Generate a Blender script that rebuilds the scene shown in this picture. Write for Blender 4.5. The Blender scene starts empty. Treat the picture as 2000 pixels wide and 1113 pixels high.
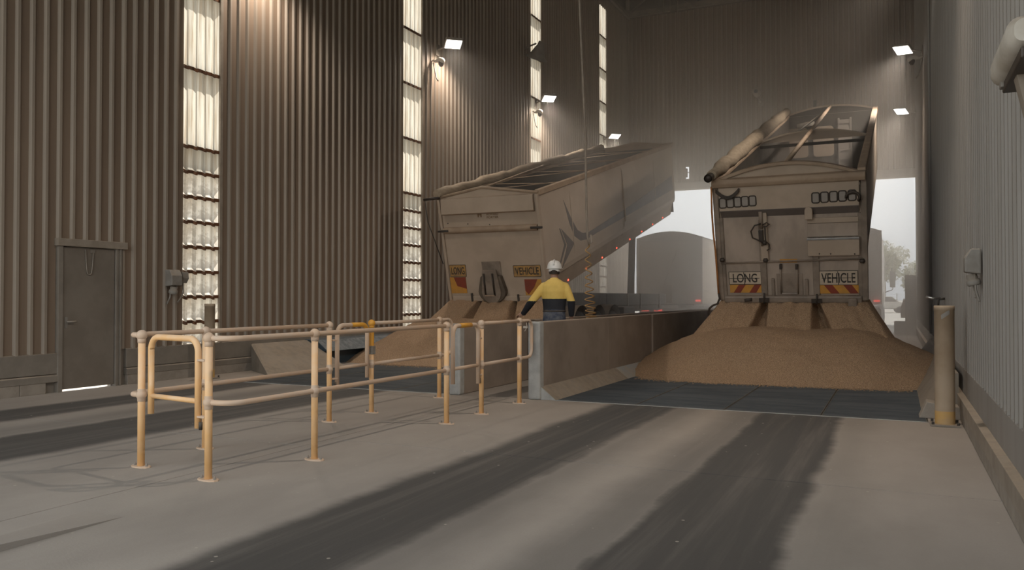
import bpy, bmesh, math, random
from mathutils import Vector, Matrix

random.seed(7)
S = bpy.context.scene
COL = S.collection

# ------------------------------------------------------------------ camera
cam_d = bpy.data.cameras.new('camera')
cam = bpy.data.objects.new('camera', cam_d)
COL.objects.link(cam)
S.camera = cam
cam_d.sensor_width = 36.0
cam_d.lens = 36.0 * 1583.5 / 2000.0
cam_d.clip_end = 600
cam.location = (0, 0, 1.38)
cam.rotation_euler = (math.radians(90.864), 0, math.radians(25.39))

# ------------------------------------------------------------------ sky, sun, exposure
w = bpy.data.worlds.new('world')
S.world = w
w.use_nodes = True
bg = w.node_tree.nodes['Background']
bg.inputs[0].default_value = (0.955, 0.975, 0.965, 1)
bg.inputs[1].default_value = 1.8

sun_d = bpy.data.lights.new('sun', 'SUN')
sun_d.energy = 10.0
sun_d.angle = math.radians(0.6)
sun_d.color = (1.0, 0.95, 0.86)
sun = bpy.data.objects.new('sun', sun_d)
COL.objects.link(sun)
# light comes from outside the wall on -X, high, slightly from beyond the far door
sun.rotation_euler = Vector((0.46, -0.60, -0.66)).to_track_quat('-Z', 'Y').to_euler()

S.view_settings.view_transform = 'Standard'
S.view_settings.look = 'None'
S.view_settings.gamma = 1.0
S.view_settings.use_curve_mapping = False
S.view_settings.exposure = 0.0
S.cycles.volume_bounces = 3
CAMR = cam.rotation_euler.to_matrix()
ENTRY_Z = 9.0        # clear height of the entry doorway behind the viewpoint
HAZE = .012          # density of the dust in the air overall
HAZE_FAR = .135      # added towards the far doorway

# ------------------------------------------------------------------ helpers: materials
def ramp_mix(nt, fac, a, b):
    m = nt.nodes.new('ShaderNodeMix'); m.data_type = 'RGBA'
    for i, c in ((6, a), (7, b)):
        if isinstance(c, (tuple, list)): m.inputs[i].default_value = (*c[:3], 1)
        else: nt.links.new(c, m.inputs[i])
    if isinstance(fac, (int, float)): m.inputs[0].default_value = fac
    else: nt.links.new(fac, m.inputs[0])
    return m.outputs[2]

def noise(nt, scale, detail=4, rough=.6, vec=None, stretch=None):
    n = nt.nodes.new('ShaderNodeTexNoise')
    n.inputs['Scale'].default_value = scale
    n.inputs['Detail'].default_value = detail
    n.inputs['Roughness'].default_value = rough
    if vec is None:
        tc = nt.nodes.new('ShaderNodeTexCoord'); vec = tc.outputs['Object']
    if stretch:
        mp = nt.nodes.new('ShaderNodeMapping'); mp.inputs['Scale'].default_value = stretch
        nt.links.new(vec, mp.inputs['Vector']); vec = mp.outputs['Vector']
    nt.links.new(vec, n.inputs['Vector'])
    return n.outputs['Fac']

def maprange(nt, v, a, b, c=0., d=1., smooth=True):
    m = nt.nodes.new('ShaderNodeMapRange')
    if smooth: m.interpolation_type = 'SMOOTHSTEP'
    nt.links.new(v, m.inputs[0])
    for i, x in zip((1, 2, 3, 4), (a, b, c, d)): m.inputs[i].default_value = x
    return m.outputs[0]

def math_n(nt, op, a, b=None):
    m = nt.nodes.new('ShaderNodeMath'); m.operation = op
    for i, x in enumerate((a, b)):
        if x is None: continue
        if isinstance(x, (int, float)): m.inputs[i].default_value = x
        else: nt.links.new(x, m.inputs[i])
    return m.outputs[0]

def new_mat(name):
    m = bpy.data.materials.new(name); m.use_nodes = True
    nt = m.node_tree
    return m, nt, nt.nodes['Principled BSDF']

def mat(name, c1, c2=None, scale=3., rough=.75, metal=0., bump=0., bscale=40., dust=None, dust_amt=.6, stretch=None, lo=.35, hi=.65):
    """two-tone noise colour, optional dust lying on upward faces, optional fine relief"""
    m, nt, b = new_mat(name)
    c2 = c2 or tuple(x * .8 for x in c1)
    f = maprange(nt, noise(nt, scale, stretch=stretch), lo, hi)
    c = ramp_mix(nt, f, c1, c2)
    if dust:
        g = nt.nodes.new('ShaderNodeNewGeometry')
        s = nt.nodes.new('ShaderNodeSeparateXYZ'); nt.links.new(g.outputs['Normal'], s.inputs[0])
        up = maprange(nt, s.outputs[2], .0, .75)
        n2 = maprange(nt, noise(nt, 9.), .3, .7, .25, 1.)
        dm = math_n(nt, 'MULTIPLY', math_n(nt, 'MULTIPLY', up, n2), dust_amt)
        c = ramp_mix(nt, dm, c, dust)
    nt.links.new(c, b.inputs['Base Color'])
    b.inputs['Roughness'].default_value = rough
    b.inputs['Metallic'].default_value = metal
    if bump:
        bn = nt.nodes.new('ShaderNodeBump'); bn.inputs['Strength'].default_value = bump
        bn.inputs['Distance'].default_value = .01
        nt.links.new(noise(nt, bscale, 3), bn.inputs['Height'])
        nt.links.new(bn.outputs[0], b.inputs['Normal'])
    return m

def emit(name, c, strength):
    m, nt, b = new_mat(name)
    b.inputs['Base Color'].default_value = (*c, 1)
    b.inputs['Emission Color'].default_value = (*c, 1)
    b.inputs['Emission Strength'].default_value = strength
    return m

# ------------------------------------------------------------------ helpers: geometry
class MB:
    """collects shapes, then links them as one mesh object"""
    def __init__(s, M=None):
        s.v = []; s.f = []; s.sm = []; s.mi = []; s.M = M
    def add(s, vs, fs, smooth=False, mi=0):
        o = len(s.v)
        s.v += [tuple(x) for x in vs]
        for f in fs:
            s.f.append([o + i for i in f]); s.sm.append(smooth); s.mi.append(mi)
        return s
    def box(s, x0, x1, y0, y1, z0, z1, R=None, mi=0):
        vs = [Vector((x, y, z)) for z in (z0, z1) for y in (y0, y1) for x in (x0, x1)]
        if R is not None: vs = [R @ v for v in vs]
        return s.add(vs, [(0, 2, 3, 1), (4, 5, 7, 6), (0, 1, 5, 4), (2, 6, 7, 3), (0, 4, 6, 2), (1, 3, 7, 5)], mi=mi)
    def prism(s, poly, a0, a1, axis='x', mi=0, smooth=False):
        """poly of 2-D points extruded along axis (x: poly=(y,z); y: (x,z); z: (x,y))"""
        def p(a, q):
            return {'x': (a, q[0], q[1]), 'y': (q[0], a, q[1]), 'z': (q[0], q[1], a)}[axis]
        n = len(poly)
        vs = [p(a0, q) for q in poly] + [p(a1, q) for q in poly]
        s.add(vs, [(i, (i + 1) % n, n + (i + 1) % n, n + i) for i in range(n)], smooth, mi)
        o = len(s.v) - 2 * n
        s.f.append([o + i for i in range(n)][::-1]); s.sm.append(False); s.mi.append(mi)
        s.f.append([o + n + i for i in range(n)]); s.sm.append(False); s.mi.append(mi)
        return s
    def tube(s, pts, r, n=10, caps=True, closed=False, mi=0):
        pts = [Vector(p) for p in pts]
        rs = r if isinstance(r, (list, tuple)) else [r] * len(pts)
        N = len(pts); rings = []
        up = None
        for i, p in enumerate(pts):
            if closed: t = (pts[(i + 1) % N] - pts[i - 1]).normalized()
            else: t = (pts[min(i + 1, N - 1)] - pts[max(i - 1, 0)]).normalized()
            if up is None:
                up = Vector((0, 0, 1)) if abs(t.z) < .9 else Vector((1, 0, 0))
            a = (up - t * up.dot(t))
            if a.length < 1e-5: a = t.orthogonal()
            a.normalize(); b = t.cross(a); up = a
            rings.append([p + (a * math.cos(k * 2 * math.pi / n) + b * math.sin(k * 2 * math.pi / n)) * rs[i] for k in range(n)])
        vs = [q for g in rings for q in g]
        fs = []
        for i in range(N if closed else N - 1):
            j = (i + 1) % N
            for k in range(n):
                fs.append((i * n + k, i * n + (k + 1) % n, j * n + (k + 1) % n, j * n + k))
        s.add(vs, fs, True, mi)
        if caps and not closed:
            o = len(s.v) - N * n
            s.f.append([o + k for k in range(n)][::-1]); s.sm.append(False); s.mi.append(mi)
            s.f.append([o + (N - 1) * n + k for k in range(n)]); s.sm.append(False); s.mi.append(mi)
        return s
    def lathe(s, prof, c=(0, 0, 0), n=20, axis='z', smooth=True, mi=0, R=None):
        """prof: (radius, height) pairs revolved about axis through c"""
        c = Vector(c); vs = []
        for r, h in prof:
            for k in range(n):
                a = 2 * math.pi * k / n
                q = (r * math.cos(a), r * math.sin(a), h)
                if axis == 'x': q = (q[2], q[0], q[1])
                elif axis == 'y': q = (q[0], q[2], q[1])
                q = Vector(q)
                if R is not None: q = R @ q
                vs.append(c + q)
        fs = []
        for i in range(len(prof) - 1):
            for k in range(n):
                fs.append((i * n + k, i * n + (k + 1) % n, (i + 1) * n + (k + 1) % n, (i + 1) * n + k))
        return s.add(vs, fs, smooth, mi)
    def ball(s, c, r, n=14, m=8, mi=0, sc=(1, 1, 1)):
        prof = [(max(r * math.sin(math.pi * i / m), 1e-4), -r * math.cos(math.pi * i / m)) for i in range(m + 1)]
        return s.lathe(prof, c, n, mi=mi, R=Matrix.Diagonal(sc))
    def grid(s, rows, smooth=True, mi=0):
        """rows: list of equal-length point rows"""
        n = len(rows[0]); vs = [p for r in rows for p in r]
        fs = [(i * n + k, i * n + k + 1, (i + 1) * n + k + 1, (i + 1) * n + k) for i in range(len(rows) - 1) for k in range(n - 1)]
        return s.add(vs, fs, smooth, mi)
    def mesh(s, name):
        me = bpy.data.meshes.new(name)
        vs = [s.M @ Vector(v) for v in s.v] if s.M is not None else s.v
        me.from_pydata(vs, [], s.f)
        me.polygons.foreach_set('use_smooth', s.sm)
        me.polygons.foreach_set('material_index', s.mi)
        bm = bmesh.new(); bm.from_mesh(me)
        bmesh.ops.recalc_face_normals(bm, faces=bm.faces)
        bm.to_mesh(me); bm.free()
        return me
    def build(s, name, m, parent=None, bevel=0., label=None, kind=None):
        o = bpy.data.objects.new(name, s.mesh(name)); COL.objects.link(o)
        for x in (m if isinstance(m, (list, tuple)) else [m]): o.data.materials.append(x)
        if parent: o.parent = parent
        if bevel:
            b = o.modifiers.new('edge', 'BEVEL'); b.width = bevel; b.segments = 2; b.limit_method = 'ANGLE'
        if label: o['label'] = label
        if kind: o['kind'] = kind
        return o

def inst(name, me, loc, parent=None, rot=None):
    o = bpy.data.objects.new(name, me); COL.objects.link(o); o.location = loc
    if rot: o.rotation_euler = rot
    if parent: o.parent = parent
    return o

def thing(name, label, cat, loc=(0, 0, 0), rz=0., group=None):
    o = bpy.data.objects.new(name, None); COL.objects.link(o)
    o.empty_display_size = .2
    o.location = loc; o.rotation_euler = (0, 0, rz); o['label'] = label; o['category'] = cat
    if group: o['group'] = group
    return o

def tag(o, label, cat, group=None):
    o['label'] = label; o['category'] = cat
    if group: o['group'] = group
    return o

def struct(name, label):
    o = bpy.data.objects.new(name, None); COL.objects.link(o)
    o['kind'] = 'structure'; o['label'] = label
    return o

def copy_tree(o, parent=None):
    c = o.copy(); COL.objects.link(c)
    if parent: c.parent = parent
    for ch in list(o.children): copy_tree(ch, c)
    return c

def arc(c, r, a0, a1, n, u, v):
    c = Vector(c); u = Vector(u); v = Vector(v)
    return [c + u * (r * math.cos(a0 + (a1 - a0) * i / n)) + v * (r * math.sin(a0 + (a1 - a0) * i / n)) for i in range(n + 1)]

def rrect(cx, cz, w, h, r, n=4):
    """rounded rectangle outline points (x, z)"""
    out = []
    for sx, sz, a in ((1, 1, 0), (-1, 1, 90), (-1, -1, 180), (1, -1, 270)):
        for i in range(n + 1):
            t = math.radians(a + 90 * i / n)
            out.append((cx + sx * (w / 2 - r) + r * math.cos(t), cz + sz * (h / 2 - r) + r * math.sin(t)))
    return out

def text_mesh(txt, width, height, depth=.002):
    cu = bpy.data.curves.new('lettering', 'FONT'); cu.body = txt; cu.extrude = depth; cu.size = 1
    cu.offset = 0.012
    o = bpy.data.objects.new('lettering', cu); COL.objects.link(o)
    dg = bpy.context.evaluated_depsgraph_get()
    me = bpy.data.meshes.new_from_object(o.evaluated_get(dg))
    bpy.data.objects.remove(o); 
    xs = [v.co.x for v in me.vertices]; ys = [v.co.y for v in me.vertices]
    sx = width / (max(xs) - min(xs)); sy = height / (max(ys) - min(ys)); x0 = min(xs); y0 = min(ys)
    for v in me.vertices: v.co = ((v.co.x - x0) * sx - width / 2, -v.co.z, (v.co.y - y0) * sy - height / 2)
    return me   # lies in the x-z plane, facing -y

def lettering(txt, cx, cz, width, height, y, m, parent, M, name='lettering'):
    me = text_mesh(txt, width, height)
    me.transform(M @ Matrix.Translation((cx, y, cz)))
    o = bpy.data.objects.new(name, me); COL.objects.link(o); me.materials.clear(); me.materials.append(m); o.parent = parent
    return o

# ------------------------------------------------------------------ materials
DUST = (.40, .32, .235)
M_clad = mat('cladding', (.275, .207, .153), (.225, .168, .123), 1.2, .62, stretch=(1, 1, .12), bump=.05, bscale=30)
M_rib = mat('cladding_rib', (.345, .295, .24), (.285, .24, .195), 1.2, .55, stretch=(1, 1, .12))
M_clad_b = mat('cladding_dusty', (.28, .216, .16), (.23, .177, .13), 1.2, .62, stretch=(1, 1, .12), bump=.05, bscale=30)
M_clad_r = mat('cladding_grey', (.32, .305, .285), (.27, .25, .225), 1.5, .6, stretch=(1, 1, .1), bump=.05, bscale=30)
M_flash = mat('dusty_flashing', (.33, .285, .235), (.27, .23, .185), 4, .7, dust=DUST)
M_skirt = mat('grey_skirt_plate', (.27, .24, .205), (.225, .20, .17), 3, .6, dust=DUST)
M_block = mat('concrete_block', (.36, .32, .275), (.30, .265, .225), 5, .9, bump=.3, bscale=60, dust=DUST)
M_conc = mat('barrier_concrete', (.345, .283, .232), (.265, .217, .178), 1.1, .9, bump=.15, bscale=45, dust=(.46, .38, .29))
M_pale = mat('pale_concrete', (.47, .475, .46), (.38, .38, .37), 6, .9, bump=.2, bscale=60)
M_dark = mat('dark_steel', (.045, .042, .04), (.07, .062, .052), 5, .6, .2, dust=DUST, dust_amt=.35)
M_black = mat('black_rubber', (.018, .018, .02), (.03, .03, .03), 6, .7)
M_roof = mat('roof_sheet', (.20, .178, .15), (.165, .145, .12), 2, .8)
M_steel = mat('roof_steel', (.27, .23, .19), (.20, .17, .14), 3, .7)
M_rust = mat('rusty_lap', (.20, .085, .035), (.11, .055, .03), 9, .85)
M_grey = mat('plain_grey', (.30, .285, .26), (.24, .22, .195), 6, .6, dust=DUST)
M_white = mat('dusty_white', (.62, .59, .53), (.5, .46, .39), 5, .55, dust=DUST, dust_amt=.5)
M_chrome = mat('bright_metal', (.65, .65, .64), (.5, .5, .5), 8, .3, .9)
M_red_lamp = emit('red_marker_lens', (1.0, .09, .05), 3.0)
M_red_tail = emit('red_tail_lens', (1.0, .06, .04), 1.6)
M_led = emit('led_lens', (1.0, .97, .92), 9.0)
# ================================================================== STRUCTURE
XL, XR, YB, YF, ZT = -11.05, 0.72, 35.56, -0.6, 14.05
PITCH = .2075
DOOR_Z = 6.1

def sheet_mesh(width, h, ribs, key={}):
    """corrugated sheet: u along +x, ribs proud towards -y, bottom at z=0"""
    k = (round(width, 3), round(h, 3), ribs)
    if k in key: return key[k]
    p = width / ribs; prof = []
    for i in range(ribs):
        u = i * p
        prof += [(u, 0), (u + .022, -.038), (u + .062, -.038), (u + .084, 0)]
    prof.append((width + .001, 0))
    b = MB()
    b.grid([[(u, n, 0) for u, n in prof], [(u, n, h) for u, n in prof]], smooth=False)
    n_ = len(prof) - 1
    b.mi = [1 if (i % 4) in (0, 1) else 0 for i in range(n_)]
    key[k] = b.mesh('cladding_sheet')
    return key[k]

def clad(parent, side, a0, a1, z0, z1, m, name='cladding_sheet'):
    """row of sheets from a0 to a1 along the wall"""
    n = max(1, round((a1 - a0) / (4 * PITCH)))
    wd = (a1 - a0) / n
    ribs = max(1, round(wd / PITCH))
    for i in range(n):
        me = sheet_mesh(wd, z1 - z0, ribs)
        a = a0 + i * wd
        if side == 'left': loc, rz = (XL, a, z0), math.pi / 2          # u -> +y, ribs -> +x
        elif side == 'right': loc, rz = (XR, a + wd, z0), -math.pi / 2  # ribs -> -x
        elif side == 'back': loc, rz = (a, YB, z0), 0
        else: loc, rz = (a + wd, YF, z0), math.pi
        me2 = me
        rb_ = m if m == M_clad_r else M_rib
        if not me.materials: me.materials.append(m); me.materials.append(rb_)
        if me.materials[0] != m:
            key = (me.name, m.name)
            if key not in clad.alt:
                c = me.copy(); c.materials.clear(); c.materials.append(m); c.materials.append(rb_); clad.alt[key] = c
            me2 = clad.alt[key]
        inst(name, me2, loc, parent, (0, 0, rz))
clad.alt = {}

# ---- left wall with its door and four translucent strips
wall_left = struct('wall_left', 'tall corrugated metal side wall with translucent daylight strips')
STRIPS = [(10.12, 10.92), (16.98, 17.80), (24.75, 25.57), (31.72, 32.54)]
DY0, DY1, DZ = 7.88, 8.76, 2.12
SK = .565
clad(wall_left, 'left', YF, 7.80, SK, ZT, M_clad)
clad(wall_left, 'left', 7.80, 8.88, 2.20, ZT, M_clad)
clad(wall_left, 'left', 8.88, STRIPS[0][0], SK, ZT, M_clad)
for i in range(3):
    clad(wall_left, 'left', STRIPS[i][1], STRIPS[i + 1][0], SK, ZT, M_clad)
clad(wall_left, 'left', STRIPS[3][1], YB, SK, ZT, M_clad)
for a, b_ in STRIPS:                                     # infill above and below each strip
    clad(wall_left, 'left', a, b_, 13.5, ZT, M_clad)
# skirting plates and kerb, interrupted by the door
def left_skirt(y0, y1):
    MB().prism([(XL + .035, .27), (XL + .04, SK), (XL - .01, SK + .012), (XL - .05, SK), (XL - .05, .27)], y0, y1, 'y').build('skirting_plate', M_skirt, wall_left, .004)
    MB().prism([(XL + .055, .155), (XL + .055, .245), (XL + .03, .262), (XL - .05, .262), (XL - .05, .155)], y0, y1 - .02, 'y').build('kerb_plate', M_skirt, wall_left, .004)
left_skirt(YF, 7.84)
left_skirt(8.98, 10.6); left_skirt(10.62, YB)
MB().box(XL - .14, XL - .06, YF, 7.7, 0, SK + .05).build('footing', M_block, wall_left); MB().box(XL - .14, XL - .06, 9.0, YB, 0, SK + .05).build('footing', M_block, wall_left)
y = 1.4
while y < 7.6:                                           # concrete blocks under the plate
    L = min(.39, 7.80 - y)
    MB().box(XL - .1, XL + .045, y + .004, y + L - .004, 0, .155).build('concrete_block', M_block, wall_left, .004)
    y += .39
MB().box(XL - .1, XL + .045, YF, 1.4, 0, .155).build('kerb', M_block, wall_left)
for a in range(9):
    y0 = 9.0 + a * 3
    MB().box(XL - .1, XL + .045, y0 + .004, min(y0 + 2.996, YB), 0, .155).build('kerb', M_block, wall_left, .004)
for yy in (STRIPS[0][1] + .03, STRIPS[1][1] + .03):      # edge flashings beside strips
    MB().box(XL, XL + .045, yy - .03, yy + .03, SK, ZT).build('strip_flashing', M_flash, wall_left)

# personnel door
door_1 = struct('door_1', 'plain grey steel personnel door with light leaking under it')
M_door = mat('door_paint', (.235, .205, .172), (.20, .172, .142), 2, .55, bump=.05, bscale=20)
MB().box(XL - .02, XL + .03, DY0, DY1, .03, DZ).build('door_leaf', M_door, door_1, .004)
MB().box(XL - .04, XL + .06, DY0 - .07, DY0, 0, DZ + .02).build('door_jamb', M_skirt, door_1, .003)
jr = MB()
for k in range(3): jr.box(XL - .04, XL + .06 - .012 * (k % 2), DY1 + .01 + .035 * k, DY1 + .042 + .035 * k, 0, DZ + .05)
jr.build('door_jamb', M_skirt, door_1, .003)
MB().box(XL - .04, XL + .085, DY0 - .10, DY1 + .2, DZ + .01, DZ + .12).build('door_header', M_flash, door_1, .006)
for a, b_, z0, z1 in ((7.6, DY0 + .01, 0, 2.3), (DY1 - .01, 9.1, 0, 2.3), (7.6, 9.1, DZ - .01, 2.3)):
    MB().box(XL - .10, XL - .025, a, b_, z0, z1).build('frame_backing', M_skirt, door_1)
hd = MB().box(XL + .03, XL + .04, DY0 + .05, DY0 + .09, .93, 1.09)
hd.tube([(XL + .03, DY0 + .07, 1.02), (XL + .085, DY0 + .07, 1.02), (XL + .09, DY0 + .19, 1.02)], .011)
hd.build('door_handle', M_grey, door_1)
ch = MB(); pts = [(XL + .045, 8.24, DZ - .03)]
for i in range(13):
    t = i / 12; pts.append((XL + .045, 8.25 + .13 * t, DZ - .04 - .36 * (1 - (2 * t - 1) ** 4)))
ch.tube(pts, .009, 6); ch.box(XL + .03, XL + .055, 8.34, 8.40, DZ - .07, DZ - .02)
ch.build('door_chain', M_skirt, door_1)

# translucent strips
def fibre(name, tint, dirt, blot):
    m = bpy.data.materials.new(name); m.use_nodes = True; nt = m.node_tree
    nt.nodes.remove(nt.nodes['Principled BSDF'])
    out = nt.nodes['Material Output']
    streak = maprange(nt, noise(nt, 3.0, 4, stretch=(6, 6, .35)), .32, .72)
    c = ramp_mix(nt, streak, tint, dirt)
    shadow_spots = maprange(nt, noise(nt, 4.2, 3, .7), .50 - blot * .1, .60 - blot * .1, 0, blot)  # blotches: shadows of things outside, put into the pane colour
    c = ramp_mix(nt, shadow_spots, c, (dirt[0] * .45, dirt[1] * .42, dirt[2] * .4))
    t = nt.nodes.new('ShaderNodeBsdfTranslucent'); d = nt.nodes.new('ShaderNodeBsdfDiffuse')
    d.inputs[0].default_value = (.35, .31, .25, 1)
    nt.links.new(c, t.inputs[0])
    mx = nt.nodes.new('ShaderNodeMixShader'); mx.inputs[0].default_value = .25
    nt.links.new(t.outputs[0], mx.inputs[1]); nt.links.new(d.outputs[0], mx.inputs[2])
    nt.links.new(mx.outputs[0], out.inputs[0])
    return m
M_fib_top = fibre('clear_fibreglass', (.41, .395, .35), (.27, .225, .17), 0.)
M_fib_low = fibre('stained_shadowed_fibreglass', (.72, .71, .66), (.55, .49, .41), .45)
GZ = [SK] + [.95 + .433 * k for k in range(8)] + [5.35, 6.73, 8.11, 9.49, 10.87, 12.25, 13.5]
def stepped_bar(u0, u1, ribs, z, h):
    """thin bar that follows the sheet's ribs (u along x, ribs towards -y)"""
    p = (u1 - u0) / ribs; prof = []
    for i in range(ribs):
        u = u0 + i * p
        prof += [(u, 0, 0), (u + .022, -.038, -.025), (u + .062, -.038, -.025), (u + .084, 0, 0)]
    prof.append((u1, 0, 0))
    b = MB(); rows = []
    for n, dz in ((.004, 0), (-.016, 0), (-.016, h), (.004, h), (.004, 0)):
        rows.append([(u, q + n, z + dz + s) for u, q, s in prof])
    return b.grid(rows, smooth=False)
lapm = stepped_bar(0, .81, 4, 0, .055).mesh('lap_strip'); lapm.materials.append(M_rust)
girtm = MB().box(-.2, 1.0, .02, .22, -.03, .05).mesh('girt'); girtm.materials.append(M_steel)
for i, (a, b_) in enumerate(STRIPS):
    wn = struct('window_%d' % (i + 1), 'tall translucent fibreglass daylight strip in the corrugated wall')
    for j in range(len(GZ) - 1):
        me = sheet_mesh(b_ - a, GZ[j + 1] - GZ[j], 4).copy()
        me.materials.clear(); mf_ = M_fib_low if GZ[j + 1] < 3.7 else M_fib_top; me.materials.append(mf_); me.materials.append(mf_)
        inst('pane', me, (XL, a, GZ[j]), wn, (0, 0, math.pi / 2))
        if j:
            inst('lap_strip', lapm, (XL + .004, a, GZ[j] - .02), wn, (0, 0, math.pi / 2))
            inst('girt', girtm, (XL - .01, a, GZ[j]), wn, (0, 0, math.pi / 2))

# ---- right wall
M_kerb_r = mat('grey_kerb_plate', (.27, .25, .225), (.22, .20, .18), 4, .65, dust=DUST, dust_amt=.8)
wall_right = struct('wall_right', 'grey corrugated metal side wall above a plain skirting plate')
clad(wall_right, 'right', YF, YB, SK, ZT, M_clad_r)
MB().prism([(XR - .034, .27), (XR - .036, SK), (XR + .01, SK + .012), (XR + .05, SK), (XR + .05, .27)], YF, YB, 'y').build('skirting_plate', M_clad_r, wall_right, .003)
yy = YF
while yy < YB - .1:
    y2 = min(yy + 3.6, YB)
    MB().prism([(XR - .095, .13), (XR - .10, .272), (XR - .04, .277), (XR + .05, .277), (XR + .05, .13)], yy + .004, y2 - .004, 'y').build('kerb_plate', M_flash, wall_right, .004)
    MB().prism([(XR - .085, 0), (XR - .085, .128), (XR + .05, .128), (XR + .05, 0)], yy + .004, y2 - .004, 'y').build('kerb', M_block, wall_right, .003)
    yy = y2
MB().tube([(XR - .06, 19.6, .6), (XR - .06, 19.6, ZT)], .03).build('downpipe', M_clad_r, wall_right)

# ---- far wall above the through-door
wall_back = struct('wall_back', 'corrugated end wall above the wide truck doorway')
clad(wall_back, 'back', XL, -8.64, DOOR_Z + .32, ZT, M_clad_b)
# one torn sheet lets slivers of daylight in
tb = MB(); 
clad(wall_back, 'back', -8.64, -8.38, DOOR_Z + .32, ZT, M_clad_b)
clad(wall_back, 'back', -8.38, -8.24, 7.12, ZT, M_clad_b)
clad(wall_back, 'back', -8.38, -8.30, 6.66, 7.06, M_clad_b)
clad(wall_back, 'back', -8.24, XR, DOOR_Z + .32, ZT, M_clad_b)
tb.box(-8.31, -8.24, YB - .01, YB + .01, 6.86, 6.90).build('torn_flap', M_clad_b, wall_back)
tb2 = MB().box(-8.38, -8.24, YB - .01, YB + .01, 6.42, 6.60); tb2.build('torn_flap', M_clad_b, wall_back)
MB().prism([(YB - .06, DOOR_Z), (YB - .10, DOOR_Z + .05), (YB - .10, DOOR_Z + .33), (YB, DOOR_Z + .37), (YB + .1, DOOR_Z + .33), (YB + .1, DOOR_Z)], XL, XR, 'x').build('door_lintel', M_flash, wall_back)
MB().box(XL, -10.75, YB - .04, YB + .08, 0, DOOR_Z).build('door_jamb', M_flash, wall_back)

# ---- entry end, behind the viewpoint
wall_front = struct('wall_front', 'corrugated entry end wall above the wide truck doorway')
clad(wall_front, 'front', XL, XR, ENTRY_Z, ZT, M_clad)

# ---- roof with end truss
ceiling = struct('ceiling', 'dark steel roof with trusses')
MB().grid([[(XL - .3, YF - .3, 15.6), (XR + .3, YF - .3, 15.6)], [(XL - .3, YB + .3, 15.6), (XR + .3, YB + .3, 15.6)]], smooth=False).build('roof_sheet', M_roof, ceiling)
side = MB()
for x in (XL, XR): side.grid([[(x, YF, ZT), (x, YB, ZT)], [(x, YF, 15.6), (x, YB, 15.6)]], smooth=False)
for yy in (YF, YB): side.grid([[(XL, yy, ZT), (XR, yy, ZT)], [(XL, yy, 15.6), (XR, yy, 15.6)]], smooth=False)
side.build('upper_wall_sheet', M_roof, ceiling)
for x in [XL + .35 + 1.25 * k for k in range(10)]:
    if x < XR: MB().box(x, x + .08, YF, YB, 15.35, 15.58).build('purlin', M_steel, ceiling)
for x in (XL + .12, XR - .12): MB().box(x - .06, x + .06, YF, YB, ZT - .02, ZT + .14).build('eave_strut', M_steel, ceiling)
for yy in (YB - .25, 28.4, 21.4, 14.2):
    MB().box(XL, XR, yy - .09, yy + .09, ZT, ZT + .22).build('truss_chord', M_steel, ceiling)
    MB().box(XL, XR, yy - .09, yy + .09, 15.1, 15.32).build('truss_chord', M_steel, ceiling)
    n = 8; dx = (XR - XL) / n
    for k in range(n):
        xa, xb = XL + k * dx + .2, XL + (k + 1) * dx
        za, zb = (ZT + .2, 15.15) if k % 2 == 0 else (15.15, ZT + .2)
        MB().tube([(xa, yy, za), (xb, yy, zb)], .045, 6).build('truss_web', M_steel, ceiling)
    MB().box(XL + .02, XL + .2, yy - .07, yy + .07, ZT + .2, 15.2).build('truss_post', M_flash, ceiling)

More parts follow.
